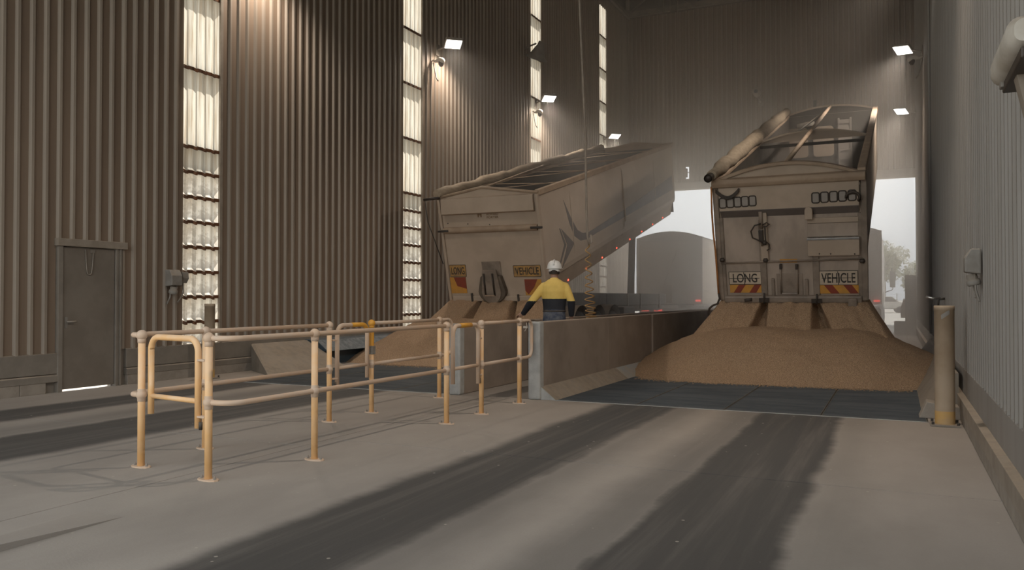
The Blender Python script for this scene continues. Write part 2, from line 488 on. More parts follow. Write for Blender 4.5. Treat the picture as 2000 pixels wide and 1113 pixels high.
# ---- floor: slabs, grates, sloped kerbs
def floor_material():
    m, nt, b = new_mat('dusty_concrete_floor')
    tc = nt.nodes.new('ShaderNodeTexCoord'); sp = nt.nodes.new('ShaderNodeSeparateXYZ')
    nt.links.new(tc.outputs['Object'], sp.inputs[0])
    X, Yc = sp.outputs[0], sp.outputs[1]
    big = noise(nt, .8, 5, .6, stretch=(1, .45, 1))
    streak = noise(nt, 2.2, 5, .65, stretch=(2.4, .09, 1))
    fine = noise(nt, 60, 3, .7)
    dust = ramp_mix(nt, maprange(nt, big, .35, .68), (.365, .343, .318), (.29, .27, .25))
    warm = maprange(nt, Yc, 4., 12., 0, .55)
    dust = ramp_mix(nt, warm, dust, (.375, .31, .25))
    dust = ramp_mix(nt, maprange(nt, fine, .35, .75, 0, .22), dust, (.30, .26, .22))
    xw = math_n(nt, 'ADD', X, math_n(nt, 'MULTIPLY', math_n(nt, 'SUBTRACT', noise(nt, .7, 5, .7, stretch=(.6, 1, 1)), .5), .30))
    mask = None
    # tyre tracks: centre, half width, softness, strength
    for c, hw, so, st in ((-2.92, .42, .14, 1.), (-2.45, .2, .3, .45), (-1.02, .44, .10, .97), (-1.55, .22, .22, .5), (-.42, .12, .3, .25), (-9.42, .40, .14, .95), (-7.40, .56, .14, .95), (-8.3, .2, .3, .4)):
        d = math_n(nt, 'ABSOLUTE', math_n(nt, 'SUBTRACT', xw, c))
        k = maprange(nt, d, hw - so * .5, hw + so, st, 0.)
        mask = k if mask is None else math_n(nt, 'MAXIMUM', mask, k)
    mask = math_n(nt, 'MULTIPLY', mask, maprange(nt, streak, .25, .6, .68, 1.))
    track = ramp_mix(nt, maprange(nt, streak, .3, .7), (.038, .037, .037), (.07, .068, .066))
    c = ramp_mix(nt, mask, dust, track)
    spk = nt.nodes.new('ShaderNodeTexVoronoi'); spk.inputs['Scale'].default_value = 4.5
    nt.links.new(tc.outputs['Object'], spk.inputs['Vector'])
    c = ramp_mix(nt, maprange(nt, spk.outputs['Distance'], .035, .06, .75, 0), c, (.46, .43, .38))
    nt.links.new(c, b.inputs['Base Color'])
    b.inputs['Roughness'].default_value = .8
    bn = nt.nodes.new('ShaderNodeBump'); bn.inputs['Strength'].default_value = .12; bn.inputs['Distance'].default_value = .01
    nt.links.new(fine, bn.inputs['Height']); nt.links.new(bn.outputs[0], b.inputs['Normal'])
    return m
M_floor = floor_material()
M_fill = mat('joint_dust', (.42, .36, .29), (.34, .29, .23), 6, .95)
floor = struct('floor', 'dusty concrete floor with dark tyre tracks')
GX = [(-9.95, -5.74), (-4.15, .30)]; GY0, GY1 = 10.06, 19.0
MB().box(XL - .3, XR + .3, YF - .5, YB, -.30, -.03).build('sub_base', M_fill, floor)
def slab(x0, x1, y0, y1):
    MB().box(x0 + .006, x1 - .006, y0 + .006, y1 - .006, -.03, 0).build('slab', M_floor, floor, .004)
slab(XL - .3, -5.0, YF - .5, 6.0); slab(-5.0, XR + .3, YF - .5, 6.40)
slab(XL - .3, -5.0, 6.0, GY0); slab(-5.0, XR + .3, 6.40, GY0)
slab(XL - .3, GX[0][0], GY0, YB); slab(GX[0][1], GX[1][0], GY0, YB); slab(GX[1][1], XR + .3, GY0, YB)
slab(GX[0][0], GX[0][1], GY1, YB); slab(GX[1][0], GX[1][1], GY1, YB)
# lifted slab lip close to the viewpoint
lip = MB()
P0, P1 = Vector((-4.42, 2.2, 0)), Vector((-4.41, 3.58, 0))
lip.add([(-4.40, 2.2, 0), (-4.40, 3.58, 0), (-4.40, 2.2, .07), (-4.75, 2.2, 0), (-4.75, 3.58, 0)],
        [(0, 1, 2), (2, 1, 4, 3), (0, 2, 3), (0, 3, 4, 1)])
lip.build('lifted_slab_edge', M_floor, floor)
# steel grates: panels of close bars across the lane
M_grate = mat('worn_grate_steel', (.060, .074, .086), (.11, .124, .132), 1.7, .55, .25, stretch=(.5, 2, 1), dust=(.30, .27, .23), dust_amt=.16)
grate_frame = mat('grate_frame', (.11, .105, .095), (.16, .145, .12), 4, .6, .3)
for gi, (gx0, gx1) in enumerate(GX):
    gr = struct('floor_grate_%d' % (gi + 1), 'dark steel receival grate across the truck lane')
    npan = 4; pw = (gx1 - gx0) / npan
    bars = MB()
    yy = GY0 + .06
    while yy < 15.6:
        bars.box(.014, pw - .014, yy, yy + .022, -.03, 0.); yy += .042
    bm_ = bars.mesh('grate_bars'); bm_.materials.append(M_grate)
    for k in range(npan):
        x = gx0 + k * pw
        inst('grate_bars', bm_, (x, 0, 0), gr)['kind'] = 'stuff'
        fr = MB()
        fr.box(x + .004, x + .014, GY0 + .012, GY1, -.03, .002).box(x + pw - .014, x + pw - .004, GY0 + .012, GY1, -.03, .002)
        fr.box(x + .014, x + pw - .014, GY0 + .012, GY0 + .05, -.03, .002)
        fr.build('grate_frame', grate_frame, gr)
    MB().box(gx0, gx1, 15.6, GY1, -.03, -.004).build('grate_plate', M_grate, gr)
    MB().box(gx0, gx1, GY0 - .004, GY0 + .01, -.03, .006).build('edge_angle', M_pale, gr)

# ---- concrete barrier walls either side of the operators' walkway
def barrier(name, x0, x1, top, label, side):
    b = struct(name, label)
    seams = [10.17, 12.9, 15.55, 16.3, 19.5, 23.0, 27.0, 31.0]
    for k in range(len(seams) - 1):
        pr = .03 if abs(seams[k] - 15.55) < .01 else 0
        MB().box(x0 - (pr if side < 0 else 0), x1 + (pr if side > 0 else 0), seams[k] + .003, seams[k + 1] - .003, 0, top).build('wall_panel', M_conc, b, .012)
    MB().box(x0 - .01, x1 + .01, 10.02, 10.17, 0, top + .005).build('end_pier', M_pale, b, .025)
    return b
barrier('wall_inner_1', -5.74, -5.58, 1.0, 'low concrete barrier wall beside the grain lane along the side wall', -1)
barrier('wall_inner_2', -4.51, -4.35, 1.045, 'low concrete barrier wall beside the lane with the open grate', 1)
M_slope = mat('sloped_plate', (.29, .255, .215), (.235, .205, .17), 2.5, .7, dust=DUST)
M_slope_b = mat('scuffed_plate', (.34, .36, .37), (.40, .36, .30), 3, .5, .1)
sk = struct('kerb_slope_1', 'sloped steel plate along the foot of the concrete barrier')
for k, (a, b_) in enumerate(((10.08, 13.3), (13.304, 15.2), (15.204, 18.5))):
    MB().prism([(-4.35, 0), (-4.13, 0), (-4.35, .175)], a, b_, 'y').build('sloped_plate', M_slope if k == 0 else M_slope_b, sk)
MB().prism([(-4.35, 0), (-4.13, 0), (-4.35, .175)], 10.06, 10.085, 'y').build('end_plate', M_pale, sk)
sr = struct('kerb_slope_2', 'sloped plate along the foot of the grey side wall')
MB().prism([(.26, 0), (.64, 0), (.64, .5), (.60, .5)], 10.7, 19, 'y').build('sloped_plate', M_slope, sr)
MB().prism([(.22, 0), (.64, 0), (.64, .14), (.30, .19)], 10.4, 10.69, 'y').build('end_block', M_block, sr, .01)
# along the left wall: sloped plates with the dark chute opening between
sl = struct('kerb_slope_3', 'sloped steel plates along the foot of the corrugated wall')
def lslope(a, b_, m=M_slope):
    MB().prism([(-9.98, 0), (XL, 0), (XL, .50), (XL + .1, .50)], a, b_, 'y').build('sloped_plate', m, sl, .004)
sp = MB(); A_ = [(-9.98, 11.05, 0), (XL + .1, 11.75, .50), (XL, 11.75, .50), (XL, 11.75, 0)]; B_ = [(q_[0], 13.25, q_[2]) for q_ in A_]
sp.add(A_ + B_, [(0, 1, 5, 4), (1, 2, 6, 5), (2, 3, 7, 6), (3, 0, 4, 7), (0, 1, 2, 3), (4, 5, 6, 7)]); sp.build('sloped_plate', M_slope, sl)
lslope(16.4, 17.4); lslope(17.41, 21)
ch_ = MB()
M_blue = mat('dark_blue_chute', (.045, .07, .095), (.03, .05, .065), 3, .5, .1, dust=(.3, .32, .33))
MB().prism([(XL, .28), (-10.42, .28), (-10.70, .50), (XL, .52)], 13.26, 16.39, 'y').build('chute_hood', M_blue, sl, .01)
MB().box(XL, -10.62, 13.26, 16.39, -.02, .27).build('chute_throat', M_blue, sl)
MB().prism([(-9.99, 0), (XL, 0), (XL, .5), (XL + .1, .5)], 13.255, 13.28, 'y').build('chute_cheek', M_blue, sl)
MB().prism([(-9.99, 0), (XL, 0), (XL, .5), (XL + .1, .5)], 16.37, 16.395, 'y').build('chute_cheek', M_blue, sl)

# ---- ground outdoors
ground = MB().grid([[(-160, YB, -.04), (160, YB, -.04)], [(-160, 400, -.04), (160, 400, -.04)]], smooth=False)
ground.grid([[(-160, -120, -.04), (160, -120, -.04)], [(-160, YF - .5, -.04), (160, YF - .5, -.04)]], smooth=False)
ground.grid([[(-160, YF - .5, -.04), (XL - .1, YF - .5, -.04)], [(-160, YB, -.04), (XL - .1, YB, -.04)]], smooth=False)
ground.grid([[(XR + .3, YF - .5, -.04), (160, YF - .5, -.04)], [(XR + .3, YB, -.04), (160, YB, -.04)]], smooth=False)
M_ground = mat('pale_gravel_yard', (.60, .56, .49), (.50, .46, .40), .25, .95, bump=.2, bscale=20)
g = ground.build('ground', M_ground); g['kind'] = 'structure'; g['label'] = 'pale sunlit gravel yard outdoors'
# ================================================================== RAILINGS
def rail_paint(name, yel, dust, amt):
    m, nt, b = new_mat(name)
    g = nt.nodes.new('ShaderNodeNewGeometry'); s = nt.nodes.new('ShaderNodeSeparateXYZ')
    nt.links.new(g.outputs['Normal'], s.inputs[0])
    up = maprange(nt, s.outputs[2], -.5, .6, amt, 1.)
    n = maprange(nt, noise(nt, 6., 4), .3, .65, .45, 1.)
    c = ramp_mix(nt, math_n(nt, 'MULTIPLY', up, n), yel, dust)
    nt.links.new(c, b.inputs['Base Color']); b.inputs['Roughness'].default_value = .6
    return m
M_post = rail_paint('yellow_post_paint', (.95, .54, .19), (.92, .66, .43), .45)
M_rail = rail_paint('dusty_rail_paint', (.72, .49, .31), (.66, .53, .425), .75)
M_yel = mat('clean_yellow_paint', (.80, .40, .05), (.70, .34, .05), 5, .45)
ZR, ZM = 1.07, .585
RP, RR, RB = .0285, .0215, .044

def post(parent, x, y, ball_top=True, clean=False, zb=0.):
    p = MB().tube([(x, y, .01), (x, y, ZR)], RP, 14).build('post', M_post, parent)
    f = MB().ball((x, y, ZR), RB).lathe([(RP, -.062), (RP + .004, -.06), (RP + .004, -.03), (RP, -.02)], (x, y, ZR))
    f.build('ball_fitting', M_yel if clean else M_rail, p)
    MB().ball((x, y, ZM), RB * .95).lathe([(RP, -.052), (RP + .003, -.05), (RP + .003, .045), (RP, .05)], (x, y, ZM)).build('ball_fitting', M_rail, p)
    if clean: MB().tube([(x, y, .80), (x, y, 1.0)], RP + .002, 14, caps=False).build('clean_band', M_yel, p); MB().box(x - .035, x + .035, y - .035, y + .035, .70, .80).build('latch_clamp', M_grey, p, .006)
    MB().prism([(x + .085 * math.cos(a) * (1.15 if abs(math.cos(a)) > .5 else 1), y + .05 * math.sin(a)) for a in [k * math.pi / 6 for k in range(12)]], 0, .012, 'z').build('base_plate', M_rail, p)
    for s in (-1, 1):
        bx = x + s * .066
        MB().lathe([(.001, .024), (.012, .024), (.012, .012)], (bx, y, 0), 6, smooth=False).lathe([(.001, .036), (.006, .036), (.006, .024)], (bx, y, 0), 8).build('bolt', M_grey, p)
    return p

def rail(parent, pts, name='rail', r=RR, m=None):
    return MB().tube(pts, r, 12).build(name, m or M_rail, parent)

XA, XB = -5.68, -4.44            # lines of the two railings
# left run, front part: end post at the gate, corner bend, two posts
ra = thing('guard_railing', 'dusty yellow pipe railing with a bent corner, beside the lane of the side door', 'railing', (XA, 5.5, 0), group='walkway railings')
def place(root): # parts are written in world coordinates
    for c in root.children: c.matrix_parent_inverse = Matrix.Translation(root.location).inverted()
for (x, y) in ((-5.56, 4.68), (-5.70, 5.49), (XA, 7.25)): post(ra, x, y)
for z, nm in ((ZR, 'top_rail'), (ZM, 'mid_rail')):
    r_ = .09
    rail(ra, [(-5.56, 4.68, z), (-5.62, 4.68, z)] + arc((-5.63, 4.75, z), .07, -math.pi / 2, -math.pi, 6, (1, 0, 0), (0, 1, 0)) + [(-5.70, 5.49, z), (XA, 7.25, z)], nm)
place(ra)
rb = thing('guard_railing', 'pipe railing with one clean bright yellow ball post, between loop gate and barrier pier', 'railing', (XA, 8.8, 0), group='walkway railings')
post(rb, XA, 8.05, clean=True); post(rb, XA, 9.64)
def d_end(x, y0, y1):            # rail that turns down and returns as the mid rail
    r = .11
    return [(x, y0, ZR), (x, y1 - r, ZR)] + arc((x, y1 - r, ZR - r), r, math.pi / 2, 0, 6, (0, 1, 0), (0, 0, 1)) + arc((x, y1 - r, ZM + r), r, 0, -math.pi / 2, 6, (0, 1, 0), (0, 0, 1)) + [(x, y0, ZM)]
rail(rb, d_end(XA, 9.64, 9.99), 'end_loop')
rail(rb, [(XA, 8.05, ZR), (XA, 9.64, ZR)], 'top_rail'); rail(rb, [(XA, 8.05, ZM), (XA, 9.64, ZM)], 'mid_rail')
place(rb)
rc = thing('guard_railing', 'dusty yellow pipe railing with a bent corner, beside the open grate lane', 'railing', (XB, 5.5, 0), group='walkway railings')
for (x, y) in ((-4.70, 4.56), (-4.47, 5.51), (XB, 7.69)): post(rc, x, y)
for z, nm in ((ZR, 'top_rail'), (ZM, 'mid_rail')):
    rail(rc, [(-4.70, 4.56, z), (-4.62, 4.565, z)] + arc((-4.62, 4.705, z), .14, -math.pi / 2, -.12, 7, (1, 0, 0), (0, 1, 0)) + [(-4.47, 5.51, z), (XB, 7.69, z)], nm)
place(rc)
rd = thing('guard_railing', 'short pipe railing ending in a loop beside the pale concrete pier', 'railing', (XB, 9, 0), group='walkway railings')
post(rd, XB, 8.51); post(rd, XB, 9.58)
rail(rd, d_end(XB, 9.58, 9.97), 'end_loop')
rail(rd, [(XB, 8.51, ZR), (XB, 9.58, ZR)], 'top_rail'); rail(rd, [(XB, 8.51, ZM), (XB, 9.58, ZM)], 'mid_rail')
tie = MB().tube([(XB, 9.80, ZR - .02), (XB + .01, 9.80, .98), (XB - .02, 9.79, .93)], .006, 6).box(XB - .04, XB + .02, 9.785, 9.80, .97, 1.0)
tie.build('plastic_tie', M_white, rd)
place(rd)

def loop_gate(label, a, b, z_low, hinge_end, clean=0.):
    """inverted-U swing gate between points a and b (x, y); hinged at b when hinge_end"""
    A, B = Vector((*a, 0)), Vector((*b, 0)); d = (B - A).normalized(); L = (B - A).length
    g = thing('loop_gate', label, 'gate', (a[0], a[1], 0), group='loop gates in the railings')
    r = .10; up = Vector((0, 0, 1))
    za, zb = z_low
    pts = [A + up * za, A + up * (ZR - .01 - r)]
    pts += arc(A + d * r + up * (ZR - .01 - r), r, math.pi, math.pi / 2, 7, d, up)
    pts += arc(B - d * r + up * (ZR - .01 - r), r, math.pi / 2, 0, 7, d, up)
    pts += [B + up * zb]
    rail(g, pts, 'gate_loop', .025, M_post if clean == 0 else M_rail)
    if clean:
        rail(g, [A + d * L * (.35 if hinge_end else .45) + up * (ZR - .009)] + [p for p in arc(B - d * r + up * (ZR - .01 - r), r, math.pi / 2, .35, 5, d, up)] if not hinge_end else [A + d * L * .25 + up * (ZR - .009), B - d * L * .30 + up * (ZR - .009)], 'clean_patch', .0262, M_yel)
    rail(g, [A + up * ZM, B + up * ZM], 'gate_bar', .02, M_rail if clean else M_post)
    H, out = (B, d) if hinge_end else (A, -d)
    for z in (.90, .47):
        hm = MB()
        for dz in (0,):
            hm.box(-.055, .055, -.02, .02, -.008, .008)
        ang = math.atan2(out.y, out.x)
        hm.M = Matrix.Translation(H + out * .045 + up * z) @ Matrix.Rotation(ang, 4, 'Z')
        hm.build('hinge_clip', M_rail, g, .003)
    MB().lathe([(.001, -.03), (.014, -.03), (.014, .03), (.001, .03)], H + out * .035 + up * .40, 8).build('hinge_pin', M_dark, g)
    place(g)
    return g
loop_gate('dusty yellow loop gate closing the end of the walkway between corner posts', (-5.45, 4.68), (-4.83, 4.58), (.44, .38), True)
loop_gate('loop gate with clean yellow corner, beside the bright yellow ball post', (XA, 7.39), (XA, 7.96), (.40, .43), False, 1)
loop_gate('loop gate with clean yellow patch on top, beside the short railing', (XB, 7.83), (XB, 8.43), (.42, .37), True, 1)

# ================================================================== BOLLARDS
M_boll = mat('dusty_bollard', (.50, .40, .295), (.43, .33, .23), 3, .75, dust=DUST)
M_boll_y = mat('bollard_worn_yellow', (.62, .38, .12), (.52, .36, .19), 3, .7)
def bollard(x, y, h, r, label, band=True):
    t = thing('bollard', label, 'bollard', (x, y, 0), group='steel bollards')
    MB().lathe([(r, .02), (r, h - .05), (r * 1.03, h - .05), (r * 1.03, h - .005), (r * .97, h), (.001, h)], (0, 0, 0), 28).build('pipe', M_boll, t)
    MB().lathe([(r * 1.004, .02), (r * 1.004, .16)], (0, 0, 0), 28).build('worn_band', M_boll_y, t)
    MB().box(-r * 1.45, r * 1.45, -r * 1.45, r * 1.45, 0, .022).build('base_plate', M_skirt, t, .004)
    for sx in (-1, 1):
        for sy in (-1, 1): MB().lathe([(.001, .05), (.014, .05), (.014, .02)], (sx * r * 1.22, sy * r * 1.22, 0), 6, smooth=False).build('bolt', M_dark, t)
    if band:
        st = MB()
        rows = [[((r * 1.006) * math.cos(a), (r * 1.006) * math.sin(a), z) for a in [math.radians(q) for q in range(250, 300, 8)]] for z in (0, .05)]
        rows = [[(p[0], p[1], h - .15 + .06 * k / 6 + z) for k, p in enumerate(row)] for row, z in zip(rows, (0, .05))]
        st.grid(rows).build('tape_mark', M_grey, t)
    return t
bollard(.46, 9.90, 1.29, .098, 'dusty tan steel bollard on a bolted plate by the grey wall')
bollard(-10.55, 10.25, 1.27, .085, 'dusty steel bollard in front of the translucent strip', False)

# ================================================================== GRAIN
def grain_material():
    m, nt, b = new_mat('wheat_grain')
    n1 = noise(nt, 55, 3, .75); n2 = noise(nt, 1.6, 4, .6)
    v = nt.nodes.new('ShaderNodeTexVoronoi'); v.inputs['Scale'].default_value = 75
    tc = nt.nodes.new('ShaderNodeTexCoord'); nt.links.new(tc.outputs['Object'], v.inputs['Vector'])
    c = ramp_mix(nt, maprange(nt, n1, .3, .7), (.62, .425, .265), (.46, .305, .185))
    c = ramp_mix(nt, maprange(nt, n2, .35, .7, 0, .5), c, (.52, .37, .24))
    c = ramp_mix(nt, maprange(nt, v.outputs['Distance'], .30, .65, 0, .7), c, (.27, .17, .10))
    nt.links.new(c, b.inputs['Base Color']); b.inputs['Roughness'].default_value = .8
    bn = nt.nodes.new('ShaderNodeBump'); bn.inputs['Strength'].default_value = .8; bn.inputs['Distance'].default_value = .015
    nt.links.new(v.outputs['Distance'], bn.inputs['Height']); nt.links.new(bn.outputs[0], b.inputs['Normal'])
    return m
M_grain = grain_material()
def hash2(i, j):
    return (math.sin(i * 12.9898 + j * 78.233) * 43758.5453) % 1.0
def vnoise(x, y):
    i, j = math.floor(x), math.floor(y); fx, fy = x - i, y - j
    fx = fx * fx * (3 - 2 * fx); fy = fy * fy * (3 - 2 * fy)
    return (hash2(i, j) * (1 - fx) + hash2(i + 1, j) * fx) * (1 - fy) + (hash2(i, j + 1) * (1 - fx) + hash2(i + 1, j + 1) * fx) * fy
def pile(label, x0, x1, y0, y1, xa, xb, yc, h, tan, cap, skew=0.):
    b = MB(); nx, ny = 130, 130; rows = []
    for j in range(ny + 1):
        row = []
        for i in range(nx + 1):
            x = x0 + (x1 - x0) * i / nx; y = y0 + (y1 - y0) * j / ny
            px_ = min(max(x, xa), xb); d = math.hypot(x - px_, (y - yc) * (1.0 if y < yc else .8))
            d += .14 * (vnoise(x * 1.3, y * 1.3) - .5) + .05 * (vnoise(x * 4, y * 4) - .5) + skew * (x - (xa + xb) / 2)
            z = h - tan * d
            z = cap - .12 * math.log(1 + math.exp((cap - z) / .12)) if (cap - z) / .12 < 30 else z   # rounded top
            z += .022 * (vnoise(x * 9, y * 9) - .5) + .05 * (vnoise(x * 2.6, y * .7 + 3) - .5)
            row.append((x, y, max(z, -.03)))
        rows.append(row)
    b.grid(rows)
    # drop cells lying wholly under the floor
    keep = [k for k, f in enumerate(b.f) if max(b.v[i][2] for i in f) > -.025]
    b.f = [b.f[k] for k in keep]; b.sm = [b.sm[k] for k in keep]; b.mi = [b.mi[k] for k in keep]
    o = b.build('grain_pile', M_grain, kind='stuff'); tag(o, label, 'grain')
    return o
pile_r = pile('wide heap of wheat on the grate behind the trailer with arched gate', -4.315, .60, 12.9, 19.0, -2.75, -.75, 15.25, 1.08, .53, .86)
pile_l = pile('heap of wheat on the grate behind the trailer with striped sides', -10.97, -5.775, 13.2, 20.0, -9.4, -7.3, 16.3, 1.16, .47, .90)
def stream(parent, xc, w0, w1, top, bot, grooves, label):
    """sheet of grain sliding out below a tailgate: top=(y,z), bot=(y,z)"""
    b = MB(); rows = []; n, m_ = 150, 30
    for j in range(m_ + 1):
        s = j / m_; row = []
        for i in range(n + 1):
            u = -1 + 2 * i / n
            wd = (w0 + (w1 - w0) * s ** 1.2) / 2
            x = xc + u * wd
            y = top[0] + (bot[0] - top[0]) * s; z = top[1] + (bot[1] - top[1]) * (s ** 1.15)
            g = 0
            for gu, gw, gd in grooves:
                t = (u - gu - .03 * (s - .5)) / (gw * (.55 + 1.3 * s))
                g = max(g, gd * math.exp(-t ** 4))
            edge = max(0, abs(u) - .93) / .07
            y += g * min(1, s * 2.5 + .15) * (1 if s < .92 else (1 - s) / .08) + .25 * edge ** 2 + .07 * (vnoise(u * 14, s * 1.5) - .5) + .03 * (vnoise(u * 40, s * 9) - .5)
            row.append((x, y, z - .02 * edge))
        rows.append(row)
    b.grid(rows)
    o = b.build('grain_stream', M_grain, parent, label=label); o['kind'] = 'stuff'
    return o

def loose_grain(parent, x0, x1, yf, n):
    b = MB()
    for _ in range(n):
        x = random.uniform(x0, x1); y = yf(x) - abs(random.gauss(0, .16)); a = random.uniform(0, 6.28); r = random.uniform(.006, .011)
        c_, s_ = math.cos(a) * r * 1.8, math.sin(a) * r * 1.8
        b.add([(x - c_, y - s_, .004), (x + c_, y + s_, .004), (x - s_ * .5, y + c_ * .5, .004), (x, y, .004 + r)], [(0, 1, 3), (1, 2, 3), (2, 0, 3)])
    o = b.build('loose_grain', M_grain, parent); o['kind'] = 'stuff'
loose_grain(pile_r, -4.0, .2, lambda x: 13.35 + .18 * max(0, abs(x + 1.7) - 1.2) ** 2, 2600)
loose_grain(pile_l, -9.8, -6.0, lambda x: 13.95 + .15 * max(0, abs(x + 8.3) - 1.2) ** 2, 1200)
# ================================================================== TRAILERS
M_body = mat('dusty_cream_panel', (.50, .405, .315), (.43, .345, .265), 1.4, .6, bump=.03, bscale=14)
M_body2 = mat('dusty_cream_side', (.56, .47, .38), (.48, .395, .31), .8, .55, stretch=(1, .6, 1))
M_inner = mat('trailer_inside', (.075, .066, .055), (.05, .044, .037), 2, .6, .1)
M_tan = mat('tan_rail', (.42, .32, .23), (.35, .26, .185), 3, .7)
M_greypanel = mat('grey_gate_panel', (.47, .385, .315), (.345, .28, .225), 1.9, .55, stretch=(1, 1, .4))
M_greyframe = mat('grey_gate_frame', (.30, .24, .19), (.20, .16, .125), 3, .55)
M_lens = mat('dull_lens', (.36, .325, .29), (.32, .29, .26), 6, .4)
M_bez = mat('black_bezel', (.06, .045, .035), (.045, .035, .028), 6, .5)
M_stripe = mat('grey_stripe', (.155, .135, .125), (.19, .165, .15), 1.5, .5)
M_signw = mat('sign_cream', (.60, .50, .385), (.52, .43, .33), 5, .6)
M_signy = mat('sign_dirty_yellow', (.50, .29, .085), (.30, .185, .085), 7, .6)
M_letter = mat('sign_letters', (.035, .03, .026), (.05, .04, .035), 9, .6)
M_red = mat('chevron_red', (.27, .05, .025), (.21, .05, .03), 6, .5)
M_yel2 = mat('chevron_yellow', (.62, .30, .05), (.52, .27, .06), 6, .5)
M_tarp = mat('rolled_tarp', (.40, .325, .24), (.32, .26, .19), 5, .85, stretch=(3, .6, 3), bump=.2, bscale=10)
M_hose = mat('orange_hose', (.48, .20, .06), (.38, .17, .06), 6, .5)
M_tanside = mat('tan_lower_band', (.44, .355, .265), (.38, .30, .22), 1.5, .6)
M_guard = mat('grey_side_guard', (.13, .135, .14), (.10, .10, .105), 3, .6)
M_logo = mat('logo_brown', (.20, .12, .06), (.24, .15, .08), 6, .7)

def wheel_proto():
    b = MB().lathe([(.25, -.13), (.40, -.14), (.49, -.12), (.515, -.07), (.515, .07), (.49, .12), (.40, .14), (.25, .13)], (0, 0, 0), 28, axis='x')
    return b.mesh('wheel')
WHEEL = wheel_proto(); WHEEL.materials.append(M_black)
HUB = MB().lathe([(.25, -.05), (.24, .02), (.12, .03), (.11, .1), (.001, .1)], (0, 0, 0), 16, axis='x').mesh('hub'); HUB.materials.append(M_grey)

def chassis(t, xc, y0, y1, axles):
    for s in (-1, 1):
        MB().box(xc + s * .46 - .05, xc + s * .46 + .05, y0, y1, .92, 1.14).build('chassis_rail', M_dark, t)
        for a in axles:
            for k in (0, 1):
                wl = inst('wheel', WHEEL, (xc + s * (1.08 - .31 * k), a, .515), t)
                if k == 0: inst('hub', HUB, (0, 0, 0), wl, (0, 0, 0 if s > 0 else math.pi))
            g = MB(); pr = [(a + .62 * math.cos(q), .62 + .56 * math.sin(q)) for q in [math.radians(v) for v in range(15, 166, 15)]]
            rows = [[(x, p[0], p[1]) for p in pr] for x in (xc + s * .62, xc + s * 1.24)]
            g.grid(rows).build('mudguard', M_grey, t)
    yy = y0 + .4
    while yy < y1:
        MB().box(xc - .42, xc + .42, yy, yy + .08, .95, 1.1).build('cross_member', M_dark, t); yy += 1.6
    for a in axles: MB().tube([(xc - 1.0, a, .515), (xc + 1.0, a, .515)], .07, 10).build('axle', M_dark, t)

def tub(t, M, L, H, m_out, taper):
    """open-topped body: outer sides, inside, floor, front"""
    hw = 1.25
    prof = [(hw, H), (hw, .55), (hw - .03, .42), (hw - taper, .28), (hw - taper - .04, 0)]
    for s in (-1, 1):
        b = MB(M); b.grid([[(s * x, .02 + (L - .02) * k / 10, z) for x, z in prof] for k in range(11)], smooth=False)
        b.build('side_panel', m_out, t)
        i = MB(M); i.grid([[(s * (x - .05), .0 + (L - .04) * k, z + (.04 if z < .1 else 0)) for x, z in prof] for k in (0, 1)], smooth=False)
        i.build('side_lining', M_inner, t)
    MB(M).box(-hw + taper, hw - taper, 0, L, -.06, .05).build('body_floor', M_inner, t)
    MB(M).prism([(-hw, H), (-hw, .5), (-hw + taper, .2), (-hw + taper, 0), (hw - taper, 0), (hw - taper, .2), (hw, .5), (hw, H)], L - .06, L, 'y').build('front_bulkhead', m_out, t, .02)
    MB(M).box(-hw + .06, hw - .06, L - .09, L - .07, .05, H).build('bulkhead_lining', M_inner, t)

# ------------------------------------------------------------------ trailer with arched tailgate (grate lane)
def mapper(xl_t, xl_b, xr_t, xr_b, yt_l, yt_r, yb_l, yb_r, H, W=2.5):
    """photo pixel on a flat tailgate -> (x, z) on that tailgate"""
    def f(px_, py_):
        v = .5
        for _ in range(4):
            xl = xl_b + (xl_t - xl_b) * v; xr = xr_b + (xr_t - xr_b) * v
            u = (px_ - xl) / (xr - xl)
            yb = yb_l + (yb_r - yb_l) * u; yt = yt_l + (yt_r - yt_l) * u
            v = (yb - py_) / (yb - yt)
        return (-W / 2 + W * u, v * H)
    return f

tr = thing('tipping_trailer', 'raised grain tipping trailer with arched tailgate and cream LONG VEHICLE signs', 'trailer', (0, 0, 0), group='tipping trailers')
XC, TILT, HR, LR = -1.75, math.radians(17.2), 2.28, 11.4
MT = Matrix.Translation((XC, 15.72, 1.33)) @ Matrix.Rotation(TILT, 4, 'X')
tub(tr, MT, LR, HR, M_body2, .22)
q = mapper(1405, 1411, 1692, 1690, 345, 333, 585, 580, HR)
def qbox(x0, y0, x1, y1, d0, d1, name, m, bev=.006, f=q, M=MT, t=tr, label=None):
    """box on the tailgate spanning two photo pixels, standing d0..d1 proud"""
    a = f(x0, (y0 + y1) / 2); b = f(x1, (y0 + y1) / 2); c = f((x0 + x1) / 2, y0); d = f((x0 + x1) / 2, y1)
    return MB(M).box(a[0], b[0], -d1, -d0, d[1], c[1]).build(name, m, t, bev, label)
gate = MB(MT).box(-1.25, 1.25, -.05, .0, .0, HR).build('tailgate', M_greypanel, tr)
